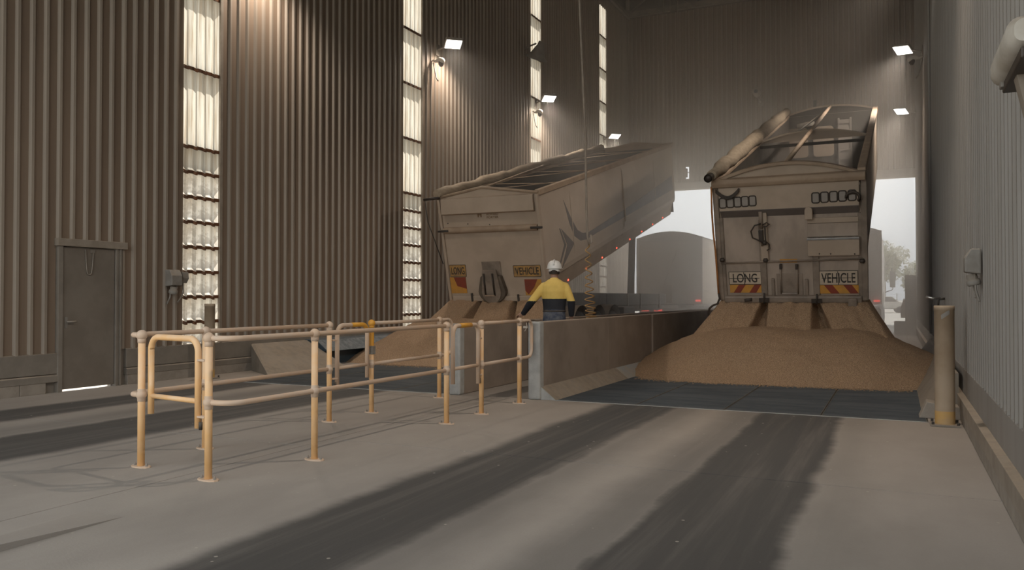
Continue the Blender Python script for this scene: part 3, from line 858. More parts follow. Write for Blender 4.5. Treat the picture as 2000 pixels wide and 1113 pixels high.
# upper pod carrying the lamp bezels, with a sloping underside
zl = q(1550, 396)[1]; zu = q(1550, 411)[1]
MB(MT).prism([(-.05, zu), (-.16, zl), (-.16, HR - .02), (-.05, HR - .02)], -1.18, 1.18, 'x').build('lamp_pod', M_body, tr, .006)
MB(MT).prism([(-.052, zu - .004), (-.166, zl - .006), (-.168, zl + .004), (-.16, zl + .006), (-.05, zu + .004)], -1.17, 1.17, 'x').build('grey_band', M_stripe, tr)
for xs, y0 in (((1422, 1437, 1452, 1467, 1482), (384.5, 380.5)), ((1604, 1620.5, 1637, 1653.5, 1671), (376, 372))):
    for k, x in enumerate(xs):
        c = q(x, y0[0] + (y0[1] - y0[0]) * k / 4)
        pts = [(a, -.165, z) for a, z in rrect(c[0], c[1], .122, .18, .032)]
        bz = MB(MT).tube(pts, .011, 6, closed=True).build('lamp_bezel', M_bez, tr)
        MB(MT).prism(rrect(c[0], c[1], .10, .155, .025), -.166, -.158, 'y').build('lamp_lens', M_lens, bz)
# arch above the gate
def arch(y, z0, rise, thick, depth, name, m, hw=1.25, infill=None, drop=0., zb=None):
    pts = [(-hw + 2 * hw * k / 24, z0 + rise * (1 - (2 * k / 24 - 1) ** 2)) for k in range(25)]
    poly = pts + [(x, z - thick) for x, z in pts[::-1]]
    b = MB(MT); b.prism(poly, y, y + depth, 'y'); o = b.build(name, m, tr)
    if infill:
        MB(MT).prism([(x, z - thick * .5) for x, z in pts] + [(hw, z0 - drop), (-hw, z0 - drop)], y + depth * .45, y + depth * .55, 'y').build('arch_panel', infill, tr)
    return o
arch(-.12, HR + .02, .27, .05, .14, 'gate_arch', M_tan, infill=M_body, drop=.06)
MB(MT).prism([(-.20, HR - .10), (-.23, HR - .02), (-.20, HR + .05), (-.05, HR + .06), (-.05, HR - .10)], -1.29, 1.29, 'x').build('gate_top_beam', M_tan, tr, .02)
MB(MT).box(-1.2, 1.2, -.14, -.06, HR - .18, HR - .13).build('hinge_rod_cover', M_greyframe, tr)
for s in (-1, 1):
    qb = MB(MT).box(s * 1.25 - .05, s * 1.25 + .05, -.10, .06, .02, HR).build('side_post', M_greyframe, tr, .012)
    MB(MT).box(s * 1.185 - .04, s * 1.185 + .04, -.085, -.04, .05, zu).build('gate_stile', M_greyframe, tr, .012)
# lower rounded frame
fr = [(x, -.085, z) for x, z in rrect(0, .62, 2.34, 1.16, .12, 5)]
MB(MT).box(-1.2, 1.2, -.14, -.04, -.02, .115).build('bottom_beam', M_greyframe, tr, .03)
for x in (1498, 1600):
    c = q(x, 530)
    MB(MT).box(c[0] - .055, c[0] + .055, -.09, -.05, .0, q(x, 420 if x < 1550 else 480)[1]).build('gate_mullion', M_greyframe, tr, .01)
# centre ram assembly with hoses
c = q(1497, 430)
ram = MB(MT).tube([(c[0], -.13, q(1497, 402)[1]), (c[0], -.13, q(1497, 435)[1])], .035, 12).tube([(c[0], -.13, q(1497, 435)[1]), (c[0], -.13, q(1497, 470)[1])], .022, 10)
ram.build('tailgate_ram', M_greyframe, tr)
MB(MT).box(c[0] - .03, c[0] + .10, -.115, -.05, q(1497, 500)[1], q(1497, 400)[1]).build('ram_mount', M_body, tr, .01)
MB(MT).box(c[0] - .05, c[0] + .03, -.17, -.09, q(1497, 460)[1], q(1497, 438)[1]).build('valve_block', M_bez, tr, .01)
h1 = [q(x, y) for x, y in ((1497, 425), (1485, 428), (1477, 440), (1480, 452), (1492, 458), (1500, 462))]
MB(MT).tube([(x, -.17 - .02 * (i % 2), z) for i, (x, z) in enumerate(h1)], .014, 7).build('hydraulic_hose', M_bez, tr)
h2 = [q(x, y) for x, y in ((1500, 428), (1508, 423), (1514, 426), (1508, 430), (1502, 431))]
MB(MT).tube([(x, -.16, z) for x, z in h2], .012, 7).build('hydraulic_hose', M_bez, tr)
h3 = [q(x, y) for x, y in ((1504, 430), (1505, 460), (1512, 466), (1513, 475), (1507, 478))]
MB(MT).tube([(x, -.15, z) for x, z in h3], .012, 7).build('hydraulic_hose', M_bez, tr)
c = q(1503, 463); MB(MT).ball((c[0], -.15, c[1]), .045).build('hose_coupling', M_bez, tr)
c = q(1590, 405)
MB(MT).prism([(c[0] + .065 * math.cos(a), c[1] + .05 + .065 * math.sin(a)) for a in [math.pi * k / 8 for k in range(9)]] + [(c[0] - .065, c[1] - .11), (c[0] + .065, c[1] - .11)], -.20, -.05, 'y').build('round_ended_box', M_body, tr, .01)
qbox(1586, 415, 1681, 425, .05, .10, 'upper_plate', M_body)
qbox(1586, 426, 1681, 452, .05, .075, 'mid_plate', M_greypanel)
qbox(1586, 455, 1682, 488, .05, .16, 'tool_box', M_body, .01)
qbox(1585, 453, 1682, 456.5, .05, .175, 'tool_box_lid', M_chrome, .002)
for x in (1608, 1629, 1673): c = q(x, 484); MB(MT).ball((c[0], -.165, c[1]), .012, 8, 5).build('rivet', M_bez, tr)
# lock rod
za = q(1550, 500)[1]
MB(MT).tube([(-1.22, -.11, za - .02), (1.22, -.11, za + .02)], .016, 8).build('lock_rod', M_greyframe, tr)
for x in (1503, 1686, 1415):
    c = q(x, 499); MB(MT).lathe([(.001, -.05), (.04, -.03), (.045, .03), (.001, .05)], (c[0], -.115, c[1]), 8, axis='x').build('rod_clamp', M_bez, tr)
# grain door
qbox(1523, 527, 1574, 571, .05, .07, 'grain_door', M_greyframe)
a, b_ = q(1532, 566), q(1564, 510)
MB(MT).tube([(a[0], -.10, b_[1]), (a[0], -.10, a[1]), (b_[0], -.10, a[1]), (b_[0], -.10, b_[1])], .014, 8).build('door_lift_frame', M_greyframe, tr)
MB(MT).box(a[0] + .01, b_[0] - .01, -.115, -.105, a[1] - .012, a[1] + .014).build('bright_handle', M_chrome, tr)
for x in (1516, 1581): qbox(x - 3, 537, x + 3, 572, .05, .10, 'door_guide', M_greyframe)
for x in (1532, 1563): qbox(x - 2.5, 507, x + 2.5, 517, .05, .12, 'slide_catch', M_bez)
qbox(1530, 498, 1564, 505, .051, .054, 'yellow_sticker', M_yel2, 0)
def sign(parent, f, M, x0, y0, x1, y1, txt, mb, yoff, lw=.84, lh=.66):
    a = f(x0, (y0 + y1) / 2); b = f(x1, (y0 + y1) / 2); c = f((x0 + x1) / 2, y0); d = f((x0 + x1) / 2, y1)
    W, Hh = b[0] - a[0], c[1] - d[1]; cx, cz = (a[0] + b[0]) / 2, (c[1] + d[1]) / 2
    s = MB(M).box(a[0], b[0], -yoff - .008, -yoff, d[1], c[1]).build('sign_plate', mb, parent)
    fr_ = [(x, -yoff - .008, z) for x, z in rrect(cx, cz, W, Hh, .004, 1)]
    MB(M).tube(fr_, .005, 5, closed=True).build('sign_edge', M_letter, s)
    lettering(txt, cx, cz, W * lw, Hh * lh, -yoff - .011, M_letter, s, M)
    return s, (a[0], b[0], d[1], c[1])
def chevron(parent, f, M, x0, y0, x1, y1, yoff, lean):
    a = f(x0, (y0 + y1) / 2)[0]; b = f(x1, (y0 + y1) / 2)[0]; zt = f((x0 + x1) / 2, y0)[1]; zb = f((x0 + x1) / 2, y1)[1]
    s = MB(M).box(a, b, -yoff - .006, -yoff, zb, zt).build('chevron_plate', M_yel2, parent)
    W = b - a
    for k in (0, 1):
        u0 = a + W * (.20 + .50 * k) - lean * W * .0; wv = W * .22; sh = lean * W * .09
        lo, hi = u0 - sh, u0 + sh
        cl = lambda v: min(max(v, a), b)
        MB(M).prism([(cl(lo), zb), (cl(lo + wv), zb), (cl(hi + wv), zt), (cl(hi), zt)], -yoff - .008, -yoff - .005, 'y').build('red_stripe', M_red, s)
    return s
s1, _ = sign(tr, q, MT, 1427, 524, 1492, 549.5, 'LONG', M_signw, .06, .76, .70)
s2, _ = sign(tr, q, MT, 1605, 520, 1677, 548, 'VEHICLE', M_signw, .06, .88, .70)
for s_, x, y0, y1 in ((s1, 1458, 525, 549), (s2, 1641, 521, 547)):   # sign hinge and fold line
    c0, c1 = q(x, y0), q(x, y1)
    MB(MT).tube([(c0[0] - .01, -.075, c0[1]), (c0[0] + .012, -.075, (c0[1] + c1[1]) / 2), (c1[0] + .004, -.075, c1[1])], .006, 5).build('hinge_wire', M_letter, s_)
    l = q(x - 31, (y0 + y1) / 2 + 1); r_ = q(x + 31, (y0 + y1) / 2 - .5)
    MB(MT).box(l[0], r_[0], -.073, -.070, l[1] - .004, l[1] + .004).build('fold_line', M_letter, s_)
chevron(tr, q, MT, 1428, 550.5, 1492, 567, .06, 1)
chevron(tr, q, MT, 1606, 548.5, 1678, 565.5, .06, -1)
for x in (1498, 1600):
    c = q(x, 578)
    MB(MT).box(c[0] - .09, c[0] + .09, -.17, -.12, c[1] - .04, c[1] + .03).tube([(c[0], -.16, c[1] - .07), (c[0] + .01, -.17, c[1] + .13)], .018, 6).build('gate_latch', M_bez, tr)
c = q(1667, 578); MB(MT).box(c[0] - .075, c[0] + .075, -.20, -.10, c[1] - .09, c[1] + .06).build('step_block', M_greyframe, tr, .02)
c = q(1468, 580); MB(MT).tube([(c[0] - .08, -.16, c[1]), (c[0] + .05, -.16, c[1] + .02)], .03, 8).build('pipe_stub', M_bez, tr)
# top rails, roll-over tarp, ridge pole, bows
MB(MT).box(1.15, 1.29, -.05, LR, HR - .02, HR + .10).build('top_rail', M_tan, tr, .02)
MB(MT).box(-1.29, -1.17, -.05, LR, HR - .04, HR + .04).build('top_rail', M_tan, tr, .02)
tp = MB(MT); pts = []; rr = []
for k in range(25):
    t_ = k / 24; pts.append((-1.26 + .02 * math.sin(k * 1.9), -.28 + (LR + .1) * t_, HR + .16 + .015 * math.sin(k * 2.7))); rr.append(.125 + .03 * math.sin(t_ * 3.1) + .012 * math.sin(k * 1.3))
rr[0] = rr[1] = .09
tp.tube(pts, rr, 14).build('tarp_roll', M_tarp, tr)
MB(MT).lathe([(.075, 0), (.075, .22), (.06, .22), (.06, .02), (.001, .02)], (-1.28, -.50, HR + .14), 14, axis='y').build('roll_tube_end', M_bez, tr)
MB(MT).tube([(0, -.02, HR + .26), (.0, LR - .04, HR + .22)], .045, 8).build('ridge_pole', M_tan, tr)
MB(MT).tube([(-.62, LR - 3.2, HR - .1), (-.02, LR - .3, HR + .18)], .03, 6).build('ridge_brace', M_grey, tr)
arch(LR - .08, HR + .06, .20, .05, .10, 'front_arch', M_body, infill=M_inner, drop=.5)
arch(5.0, HR + .06, .20, .04, .10, 'middle_bow', M_body, hw=1.16, infill=M_body, drop=.04)
MB(MT).box(-1.16, 1.16, 5.0, 5.10, HR - .10, HR - .04).build('bow_tie', M_inner, tr)
# inside front: ladder and pale inner panels
lad = MB(MT)
for x in (.22, .55): lad.box(x - .025, x + .025, LR - .16, LR - .11, .2, HR - .15)
for k in range(7): lad.box(.22, .55, LR - .16, LR - .12, .35 + .27 * k, .385 + .27 * k)
lad.box(.22, .55, LR - .135, LR - .115, .2, HR - .2).build('ladder', M_lens, tr)
for x in (-.95, -.22):
    MB(MT).prism(rrect(x, HR - .80, .58, .9, .1), LR - .12, LR - .095, 'y').build('inner_panel', M_body, tr)
MB(MT).tube([(-.95, LR - .2, HR - .28), (-.45, LR - .2, HR - .22)], .07, 10).build('tarp_motor', M_white, tr)
# tarp crank hanging beside the gate
qq = [(1403, 352), (1402, 400), (1403, 440), (1406, 480), (1408, 530), (1409, 566)]
cr = MB(MT); cr.tube([(q(x, y)[0] - .03, -.16, q(x, y)[1]) for x, y in qq], .017, 8).build('tarp_crank_rod', M_hose, tr)
q2 = [(1409, 566), (1411, 577), (1406, 588), (1396, 592), (1389, 598), (1386, 608), (1387, 620)]
MB(MT).tube([(q(x, y)[0] - .03, -.16, q(x, y)[1]) for x, y in q2], .02, 8).build('crank_handle', M_bez, tr)
ho = MB(MT)
for k in range(3):
    pts = [(-1.22 + .42 * i / 8, -.20 - .01 * k, HR - .12 - .02 * k - .14 * math.sin(math.pi * i / 8)) for i in range(9)]
    ho.tube(pts, .013, 6)
ho.build('coiled_rope', M_bez, tr)
for k in range(2):
    MB(MT).tube([(1.08 + .11 * math.cos(a), -.18 - .015 * k, HR - .40 + .02 * k + .09 * math.sin(a)) for a in [math.radians(-40 + 22 * i) for i in range(11)]], .022, 7).build('rope_bundle', M_bez, tr)
for k in range(8):
    MB(MT).ball((1.05, .6 + 1.35 * k, .10), .03, 8, 5).build('marker_lamp', M_red_lamp, tr)
chassis(tr, XC, 16.6, 26.5, (17.6, 18.9, 20.2))
MB().tube([(XC, 25.0, 1.0), (XC, 25.4, 4.2)], .11, 12).build('hoist_ram', M_dark, tr)
stream(pile_r, XC, 2.62, 3.45, (15.72, 1.36), (15.02, .70), ((-.335, .045, .55), (.325, .05, .55)), 'grain sliding out below the tailgate')

# ------------------------------------------------------------------ trailer with striped sides (lane along the side wall)
tl = thing('tipping_trailer', 'raised cream tipping trailer with grey striped side and yellow LONG VEHICLE signs', 'trailer', (0, 0, 0), group='tipping trailers')
XC2, T2, H2, L2 = -8.40, math.radians(14.6), 2.42, 12.2
ML = Matrix.Translation((XC2, 17.0, 1.33)) @ Matrix.Rotation(T2, 4, 'X')
tub(tl, ML, L2, H2, M_body2, .26)
p = mapper(865, 885, 1068, 1072, 384, 367, 588, 583, H2)
def pbox(x0, y0, x1, y1, d0, d1, name, m, bev=.006): return qbox(x0, y0, x1, y1, d0, d1, name, m, bev, p, ML, tl)
MB(ML).box(-1.25, 1.25, -.05, 0, 0, H2).build('tailgate', M_body, tl)
gp = [(-1.25, H2 - .02), (1.25, H2 - .02), (1.25, H2 + .02), (-.10, H2 + .20), (-1.25, H2 + .02)]
MB(ML).prism(gp, -.05, 0, 'y').build('gate_peak', M_body, tl)
MB(ML).tube([(-1.27, -.04, H2 + .03), (-.10, -.04, H2 + .22), (1.27, -.04, H2 + .03)], .035, 8).build('peak_rail', M_tan, tl)
z1 = p(960, 406)[1]; z2 = p(960, 434)[1]; z3 = p(960, 447)[1]
MB(ML).prism([(-.05, z1 - .04), (-.17, z1), (-.12, H2), (-.05, H2 + .02)], -1.17, 1.17, 'x').build('upper_panel', M_body, tl, .008)
MB(ML).prism([(-.05 - .09 * max(0, math.sin(a)), z2 - .075 + .075 * math.cos(a)) for a in [math.pi * k / 10 for k in range(11)]], -1.2, 1.2, 'x').build('round_beam', M_tan, tl)
for s in (-1, 1):
    MB(ML).tube([(s * 1.05, -.13, z2 - .07), (s * 1.33, -.13, z2 - .07)], .03, 8).build('beam_pin', M_dark, tl)
    MB(ML).box(s * 1.245 - .035, s * 1.245 + .035, -.10, .03, 0, H2).build('gate_post', M_body, tl, .015)
for x in (883, 925, 970, 1012, 1057): c = p(x, 431); MB(ML).ball((c[0], -.055, c[1]), .014, 8, 5).build('rivet', M_dark, tl)
c = p(950, 412); c2 = p(975, 413)
lg = MB(ML)
for dx in (-.05, .02): lg.box(c[0] + dx, c[0] + dx + .035, -.056, -.051, c[1] - .055, c[1] + .055)
lg.box(c[0] - .05, c[0] + .055, -.056, -.051, c[1] - .012, c[1] + .012)
lg.build('logo_emblem', M_logo, tl)
lettering('HOWARD', c2[0] + .02, c2[1] + .035, .30, .05, -.053, M_logo, tl, ML)
lettering('PORTER', c2[0] + .02, c2[1] - .035, .30, .05, -.053, M_logo, tl, ML)
sign(tl, p, ML, 884, 515, 917, 539, 'LONG', M_signy, .055, .82, .62)
sign(tl, p, ML, 1012, 512, 1063.5, 535, 'VEHICLE', M_signy, .055, .88, .66)
for x0, x1, s in ((885, 917, 1), (1032, 1063.5, -1)):
    a, b_ = p(x0, 557)[0], p(x1, 557)[0]; zt, zb = p(x0, 541)[1], p(x0, 574)[1]
    pl = MB(ML).box(a, b_, -.062, -.055, zb, zt).build('chevron_plate', M_yel2, tl)
    W = b_ - a
    if s > 0: poly = [(a + W * .25, zt), (b_, zt), (b_, zt - (zt - zb) * .72), (a + W * .42, zb + (zt - zb) * .45)]
    else: poly = [(a, zt), (a + W * .78, zt), (a + W * .55, zb + (zt - zb) * .5), (a + W * .18, zb + .02), (a, zb + (zt - zb) * .3)]
    MB(ML).prism(poly, -.065, -.060, 'y').build('red_stripe', M_red, pl)
# grain door with rubber boot
M_boot = mat('dusty_rubber_boot', (.10, .08, .06), (.14, .11, .08), 5, .8)
pbox(951, 506, 988, 548, .05, .075, 'grain_door', M_greyframe)
a = p(943, 530); b_ = p(997, 530); c = p(970, 590)
cxm, hwm = (a[0] + b_[0]) / 2, (b_[0] - a[0]) / 2
zt_ = p(970, 534)[1]
def u_shape(k, top): return [(cxm + hwm * k * math.cos(math.pi + math.pi * n_ / 12), .24 + (.24 - c[1]) * math.sin(math.pi + math.pi * n_ / 12)) for n_ in range(13)] + [(cxm + hwm * k * .72, top), (cxm - hwm * k * .72, top)]
MB(ML).prism(u_shape(1., zt_), -.20, -.05, 'y').build('rubber_boot', M_boot, tl, .02)
MB(ML).prism(u_shape(.70, p(970, 520)[1]), -.225, -.19, 'y').build('boot_plate', M_greyframe, tl, .01)
a, b_ = p(962, 572), p(977, 527)
MB(ML).tube([(a[0], -.25, b_[1]), (a[0], -.25, a[1]), (b_[0], -.25, a[1]), (b_[0] - .01, -.25, b_[1])], .022, 8).build('door_lift_frame', M_bez, tl)
MB(ML).box(a[0] + .02, b_[0] - .02, -.235, -.225, a[1] + .03, p(970, 541)[1]).build('slide_plate', M_greyframe, tl)
MB(ML).box(a[0] - .01, b_[0] + .01, -.28, -.26, a[1] - .015, a[1] + .015).build('handle_bar', M_tan, tl)
MB(ML).box(-1.18, 1.18, -.11, -.04, -.02, .11).build('bottom_beam', M_body, tl, .02)
for x in (930, 1020): c = p(x, 580); MB(ML).box(c[0] - .02, c[0] + .02, -.14, -.10, c[1] - .12, c[1] + .10).build('gate_latch', M_dark, tl)
# side graphics on the +x side: plane x = 1.25 + 1 mm, given as (y, z) outlines
def decal(poly, name='side_stripe'):
    MB(ML).prism([(y_, z_) for y_, z_ in poly], 1.249, 1.253, 'x').build(name, M_stripe, tl)
def side_pt(px_, py_):
    """photo pixel -> (y, z) in the trailer side's own plane"""
    d = CAMR @ Vector(((px_ - 1000) / 1583.5, -(py_ - 556.5) / 1583.5, -1)); o = Vector((0, 0, 1.38))
    inv = ML.inverted(); o2 = inv @ o; d2 = inv.to_3x3() @ d
    k = (1.25 - o2.x) / d2.x; h = o2 + d2 * k
    return (h.y, h.z)
decal([side_pt(*v) for v in ((1312, 343), (1314, 370), (1240, 412), (1165, 455), (1146, 467), (1134, 470), (1122, 461), (1112, 436), (1100, 390), (1116, 427), (1128, 449), (1138, 455), (1150, 453), (1230, 402))])
decal([side_pt(*v) for v in ((1096, 447), (1122, 475), (1098, 524), (1108, 478))], 'side_arrow')
decal([side_pt(*v) for v in ((1092, 446), (1094, 446), (1106, 478), (1094, 520), (1092, 520), (1102, 478))], 'side_arrow')
MB(ML).box(1.18, 1.32, -.03, L2, H2 - .04, H2 + .09).build('top_rail', M_tan, tl, .02)
MB(ML).box(-1.32, -1.18, -.03, L2, H2 - .04, H2 + .05).build('top_rail', M_tan, tl, .02)
MB(ML).box(-1.3, 1.3, L2 - .1, L2 + .06, H2 - .06, H2 + .09).build('front_rail', M_tan, tl, .02)
MB(ML).prism([(-1.25, H2 + .05), (1.25, H2 + .05), (-.1, H2 + .22)], L2 - .06, L2, 'y').build('front_peak', M_tan, tl)
for yy, w_ in ((6.15, .035), (9.6, .012), (1.9, .012)):
    MB(ML).prism([(1.245, .45), (1.245, H2 - .05), (1.245 + w_, H2 - .4), (1.245 + w_, .9)], yy, yy + .05, 'y').build('panel_rib', M_body2, tl)
MB(ML).prism([(1.245, .5), (1.285, .75), (1.0, .02), (.95, .02)], 6.0, 6.35, 'y').build('side_gusset', M_body2, tl)
MB(ML).prism([(1.16, .44), (1.19, .44), (1.06, -.03), (.98, -.03)], .2, L2 - .05, 'y').build('lower_rail', M_tanside, tl)
for k in range(8):
    MB(ML).ball((1.085, 1.7 + 1.32 * k, .05), .026, 8, 5).build('marker_lamp', M_red_lamp, tl)
tp = MB(ML); pts = []; rr = []
for k in range(31):
    t_ = k / 30; pts.append((-1.25 + .02 * math.sin(k * 1.7), -.12 + (L2 - .2) * t_, H2 + .14 + .02 * math.sin(k * 2.3))); rr.append(.10 + .02 * math.sin(k * 1.1) + .02 * math.sin(t_ * 3.14))
tp.tube(pts, rr, 12).build('tarp_roll', M_tarp, tl)
MB(ML).tube([(-1.62, -.10, H2 + .02), (-1.2, -.10, H2 + .05)], .035, 8).build('roll_tube_end', M_bez, tl)
MB(ML).tube([(-1.60, -.10, H2 + .02), (-1.58, -.12, H2 - .5), (-1.3, -.14, .9)], .012, 6).build('tarp_rope', M_dark, tl)
for k in range(4):
    y0 = 1.2 + 2.7 * k
    MB(ML).tube([(-1.2, y0, H2), (1.2, y0 + .9, H2 + .02)], .011, 6).build('tarp_strap', M_tan, tl)
    MB(ML).tube([(-1.2, y0 + 1.5, H2), (1.2, y0 + .5, H2 + .02)], .010, 6).build('tarp_strap', M_tan, tl)
MB(ML).tube([(-.1, 0, H2 + .2), (-1.1, 6, H2 + .12)], .02, 6).build('ridge_rope', M_tan, tl)
chassis(tl, XC2, 17.6, 29.5, (19.2, 20.5, 21.8))
MB().tube([(XC2, 27.33, 1.1), (XC2 + .02, 27.6, 4.35)], .12, 14).build('hoist_ram', M_dark, tl)
MB().box(XC2 - .4, XC2 + .4, 27.0, 27.6, 1.1, 1.5).build('hoist_base', M_dark, tl)
for y0, y1 in ((18.3, 22.2), (22.23, 25.6), (25.63, 28.9)):
    MB().box(XC2 + .78, XC2 + .86, y0, y1, 1.12, 1.50).build('side_guard', M_guard, tl, .02)
MB().box(XC2 + .5, XC2 + 1.0, 23.4, 24.6, .62, 1.10).build('air_tank_box', M_dark, tl, .05)
for y0 in (24.2, 25.6, 27.9):
    MB().box(XC2 + .84, XC2 + .88, y0, y0 + .08, 1.0, 1.5).build('guard_stay', M_grey, tl)
stream(pile_l, XC2, 2.6, 3.3, (17.0, 1.36), (16.1, .72), ((-.33, .05, .5), (.35, .05, .5)), 'grain sliding out below the tailgate')
# ------------------------------------------------------------------ lead trailers standing level in the far doorway
M_lead = mat('lead_trailer_panel', (.55, .50, .455), (.47, .43, .39), 1.2, .6)
M_lead_top = mat('lead_trailer_tarp', (.42, .41, .385), (.36, .35, .33), 2, .7)
def lead(label, x0, x1, y0, y1, zt, side_m, n):
    xc = (x0 + x1) / 2; hw = (x1 - x0) / 2
    t = thing('grain_trailer', label, 'trailer', (xc, y0, 0), group='level trailers in the far doorway')
    L = y1 - y0; zb = 1.12
    MB().box(-hw, hw, 0, .06, zb, zt).build('tailgate', M_lead, t, .02)
    for s in (-1, 1): MB().prism([(s * hw, zt), (s * hw, zb + .55), (s * (hw - .25), zb), (s * (hw - .33), zb), (s * (hw - .08), zb + .57), (s * (hw - .06), zt)], .06, L, 'y').build('side_panel', side_m, t)
    ap = [(-hw + 2 * hw * k / 16, zt + .24 * (1 - (2 * k / 16 - 1) ** 2)) for k in range(17)]
    MB().prism(ap + [(hw, zt - .05), (-hw, zt - .05)], -.01, L, 'y').build('arched_tarp', M_lead_top, t)
    MB().box(-hw, hw, L - .06, L, zb, zt).build('front_panel', side_m, t)
    MB().box(-hw + .3, hw - .3, .05, L, zb - .05, zb + .02).build('body_floor', M_dark, t)
    MB().box(-hw, hw, -.06, .0, zt - .12, zt - .02).build('rear_rail', M_lead_top, t, .01)
    MB().tube([(-.4, -.05, zb + .2), (.35, -.05, zt - .45)], .02, 6).build('tarp_cord', M_greyframe, t)
    MB().box(-.35, .15, -.08, 0, zb + .05, zb + .75).build('grain_door', M_greyframe, t, .03)
    for s in (-1, 1):
        MB().box(s * hw - .05, s * hw + .05, -.06, .02, zb, zt).build('corner_post', M_lead, t, .01)
        MB().box(s * .46 - .05, s * .46 + .05, -.2, L, .85, 1.08).build('chassis_rail', M_dark, t)
        MB().box(s * .95 - .3, s * .95 + .3, .15, .17, .35, .95).build('mud_flap', M_black, t)
        for a in (.8, 2.1, 3.4):
            wl = inst('wheel', WHEEL, (s * (hw - .16), a, .515), t); inst('hub', HUB, (0, 0, 0), wl, (0, 0, 0 if s > 0 else math.pi))
    MB().box(-hw + .1, hw - .1, -.1, -.04, .80, .95).build('rear_bar', M_dark, t)
    for x in n: MB().box(x - .16, x + .16, -.125, -.10, .83, .91).build('tail_lamp', M_red_tail, t, .01)
    MB().box(hw - .22, hw - .02, -.09, -.05, 1.22, 1.28).build('marker_lamp', M_red_tail, t)
    return t
lead('level grain trailer with arched tarp, in front of the raised striped trailer', -9.3, -6.78, 31.3, 39.5, 3.72, M_body2, (-.95, -.42))
lead('level grain trailer seen past the raised trailer with arched tailgate', -3.0, -.52, 31.5, 39.5, 3.75, M_lead, (.6, .95))

# truck cab ahead of the trailer in the grate lane
tk = thing('truck_cab', 'white truck cab with side mirror beyond the far doorway', 'truck', (-1.75, 41.5, 0))
MB().prism([(0, .9), (0, 3.3), (.6, 3.55), (1.9, 3.2), (2.3, 2.1), (2.5, .9)], -1.22, 1.22, 'x').build('cab_body', M_white, tk, .06)
MB().box(-1.1, 1.1, -1.2, 5.5, .75, .98).build('chassis', M_dark, tk)
MB().prism([(2.4, .9), (2.3, 1.9), (3.9, 1.75), (4.2, .9)], -1.0, 1.0, 'x').build('bonnet', M_white, tk, .08)
for s in (-1, 1):
    MB().tube([(s * 1.2, 1.9, 2.75), (s * 1.55, 1.95, 2.8), (s * 1.57, 1.95, 1.75), (s * 1.2, 1.9, 1.6)], .025, 6).build('mirror_arm', M_dark, tk)
    MB().box(s * 1.57 - .12, s * 1.57 + .12, 1.88, 1.98, 1.85, 2.65).build('side_mirror', M_bez, tk, .03)
    MB().box(s * 1.225 - .005, s * 1.225 + .005, .7, 1.8, 2.2, 3.0).build('side_window', M_bez, tk)
    for a in (-.4, 3.2): inst('wheel', WHEEL, (s * 1.05, a, .515), tk)

# ================================================================== PERSON
person = thing('person', 'person in yellow and navy shirt and white hard hat, hand on the barrier', 'person', (-5.05, 12.25, 0), math.radians(17))
M_skin = mat('skin', (.44, .265, .19), (.40, .24, .17), 8, .6)
M_hiv = mat('yellow_shirt', (.84, .60, .17), (.76, .53, .14), 4, .8, bump=.15, bscale=18)
M_navy = mat('navy_shirt', (.018, .020, .027), (.026, .027, .034), 5, .8, bump=.15, bscale=18)
M_jean = mat('blue_jeans', (.045, .058, .095), (.15, .155, .17), 7, .85)
M_hair = mat('dark_hair', (.03, .022, .016), (.04, .03, .02), 20, .7)
M_hat = mat('white_hard_hat', (.86, .86, .84), (.80, .79, .76), 6, .35)
M_belt = mat('leather_belt', (.05, .04, .032), (.07, .055, .04), 8, .6)
def loft(b, secs, n=18):
    """secs: (centre, half-width, half-depth, yaw) rings from one end to the other, closed at both ends; axis follows the centres"""
    C_ = [Vector(s[0]) for s in secs]; N = len(secs); rings = []
    for i, s in enumerate(secs):
        t = (C_[min(i + 1, N - 1)] - C_[max(i - 1, 0)]).normalized()
        ref = Vector((1, 0, 0)) if abs(t.x) < .8 else Vector((0, 0, 1))
        a = (ref - t * ref.dot(t)).normalized(); d = t.cross(a)
        rings.append([C_[i] + a * (s[1] * math.cos(2 * math.pi * k / n)) + d * (s[2] * math.sin(2 * math.pi * k / n)) for k in range(n)])
    vs = [v for r in rings for v in r]; fs = []
    for i in range(N - 1):
        for k in range(n): fs.append((i * n + k, i * n + (k + 1) % n, (i + 1) * n + (k + 1) % n, (i + 1) * n + k))
    fs.append(tuple(range(n))[::-1]); fs.append(tuple(range((N - 1) * n, N * n)))
    b.add(vs, fs, True)
def fuse(name, b, mats, voxel, parent, pick=None, smooth=6):
    """union the lofts into one continuous skin"""
    o = bpy.data.objects.new(name, b.mesh(name)); COL.objects.link(o)
    r = o.modifiers.new('fuse', 'REMESH'); r.mode = 'VOXEL'; r.voxel_size = voxel; r.use_smooth_shade = True
    s = o.modifiers.new('soften', 'SMOOTH'); s.iterations = smooth; s.factor = .5
    dg = bpy.context.evaluated_depsgraph_get()
    me = bpy.data.meshes.new_from_object(o.evaluated_get(dg)); o.modifiers.clear(); old = o.data; o.data = me
    bpy.data.meshes.remove(old); me.name = name; me.materials.clear()
    for m in mats: me.materials.append(m)
    if pick:
        for f in me.polygons: f.material_index = pick(f.center)
    for f in me.polygons: f.use_smooth = True
    o.parent = parent
    return o
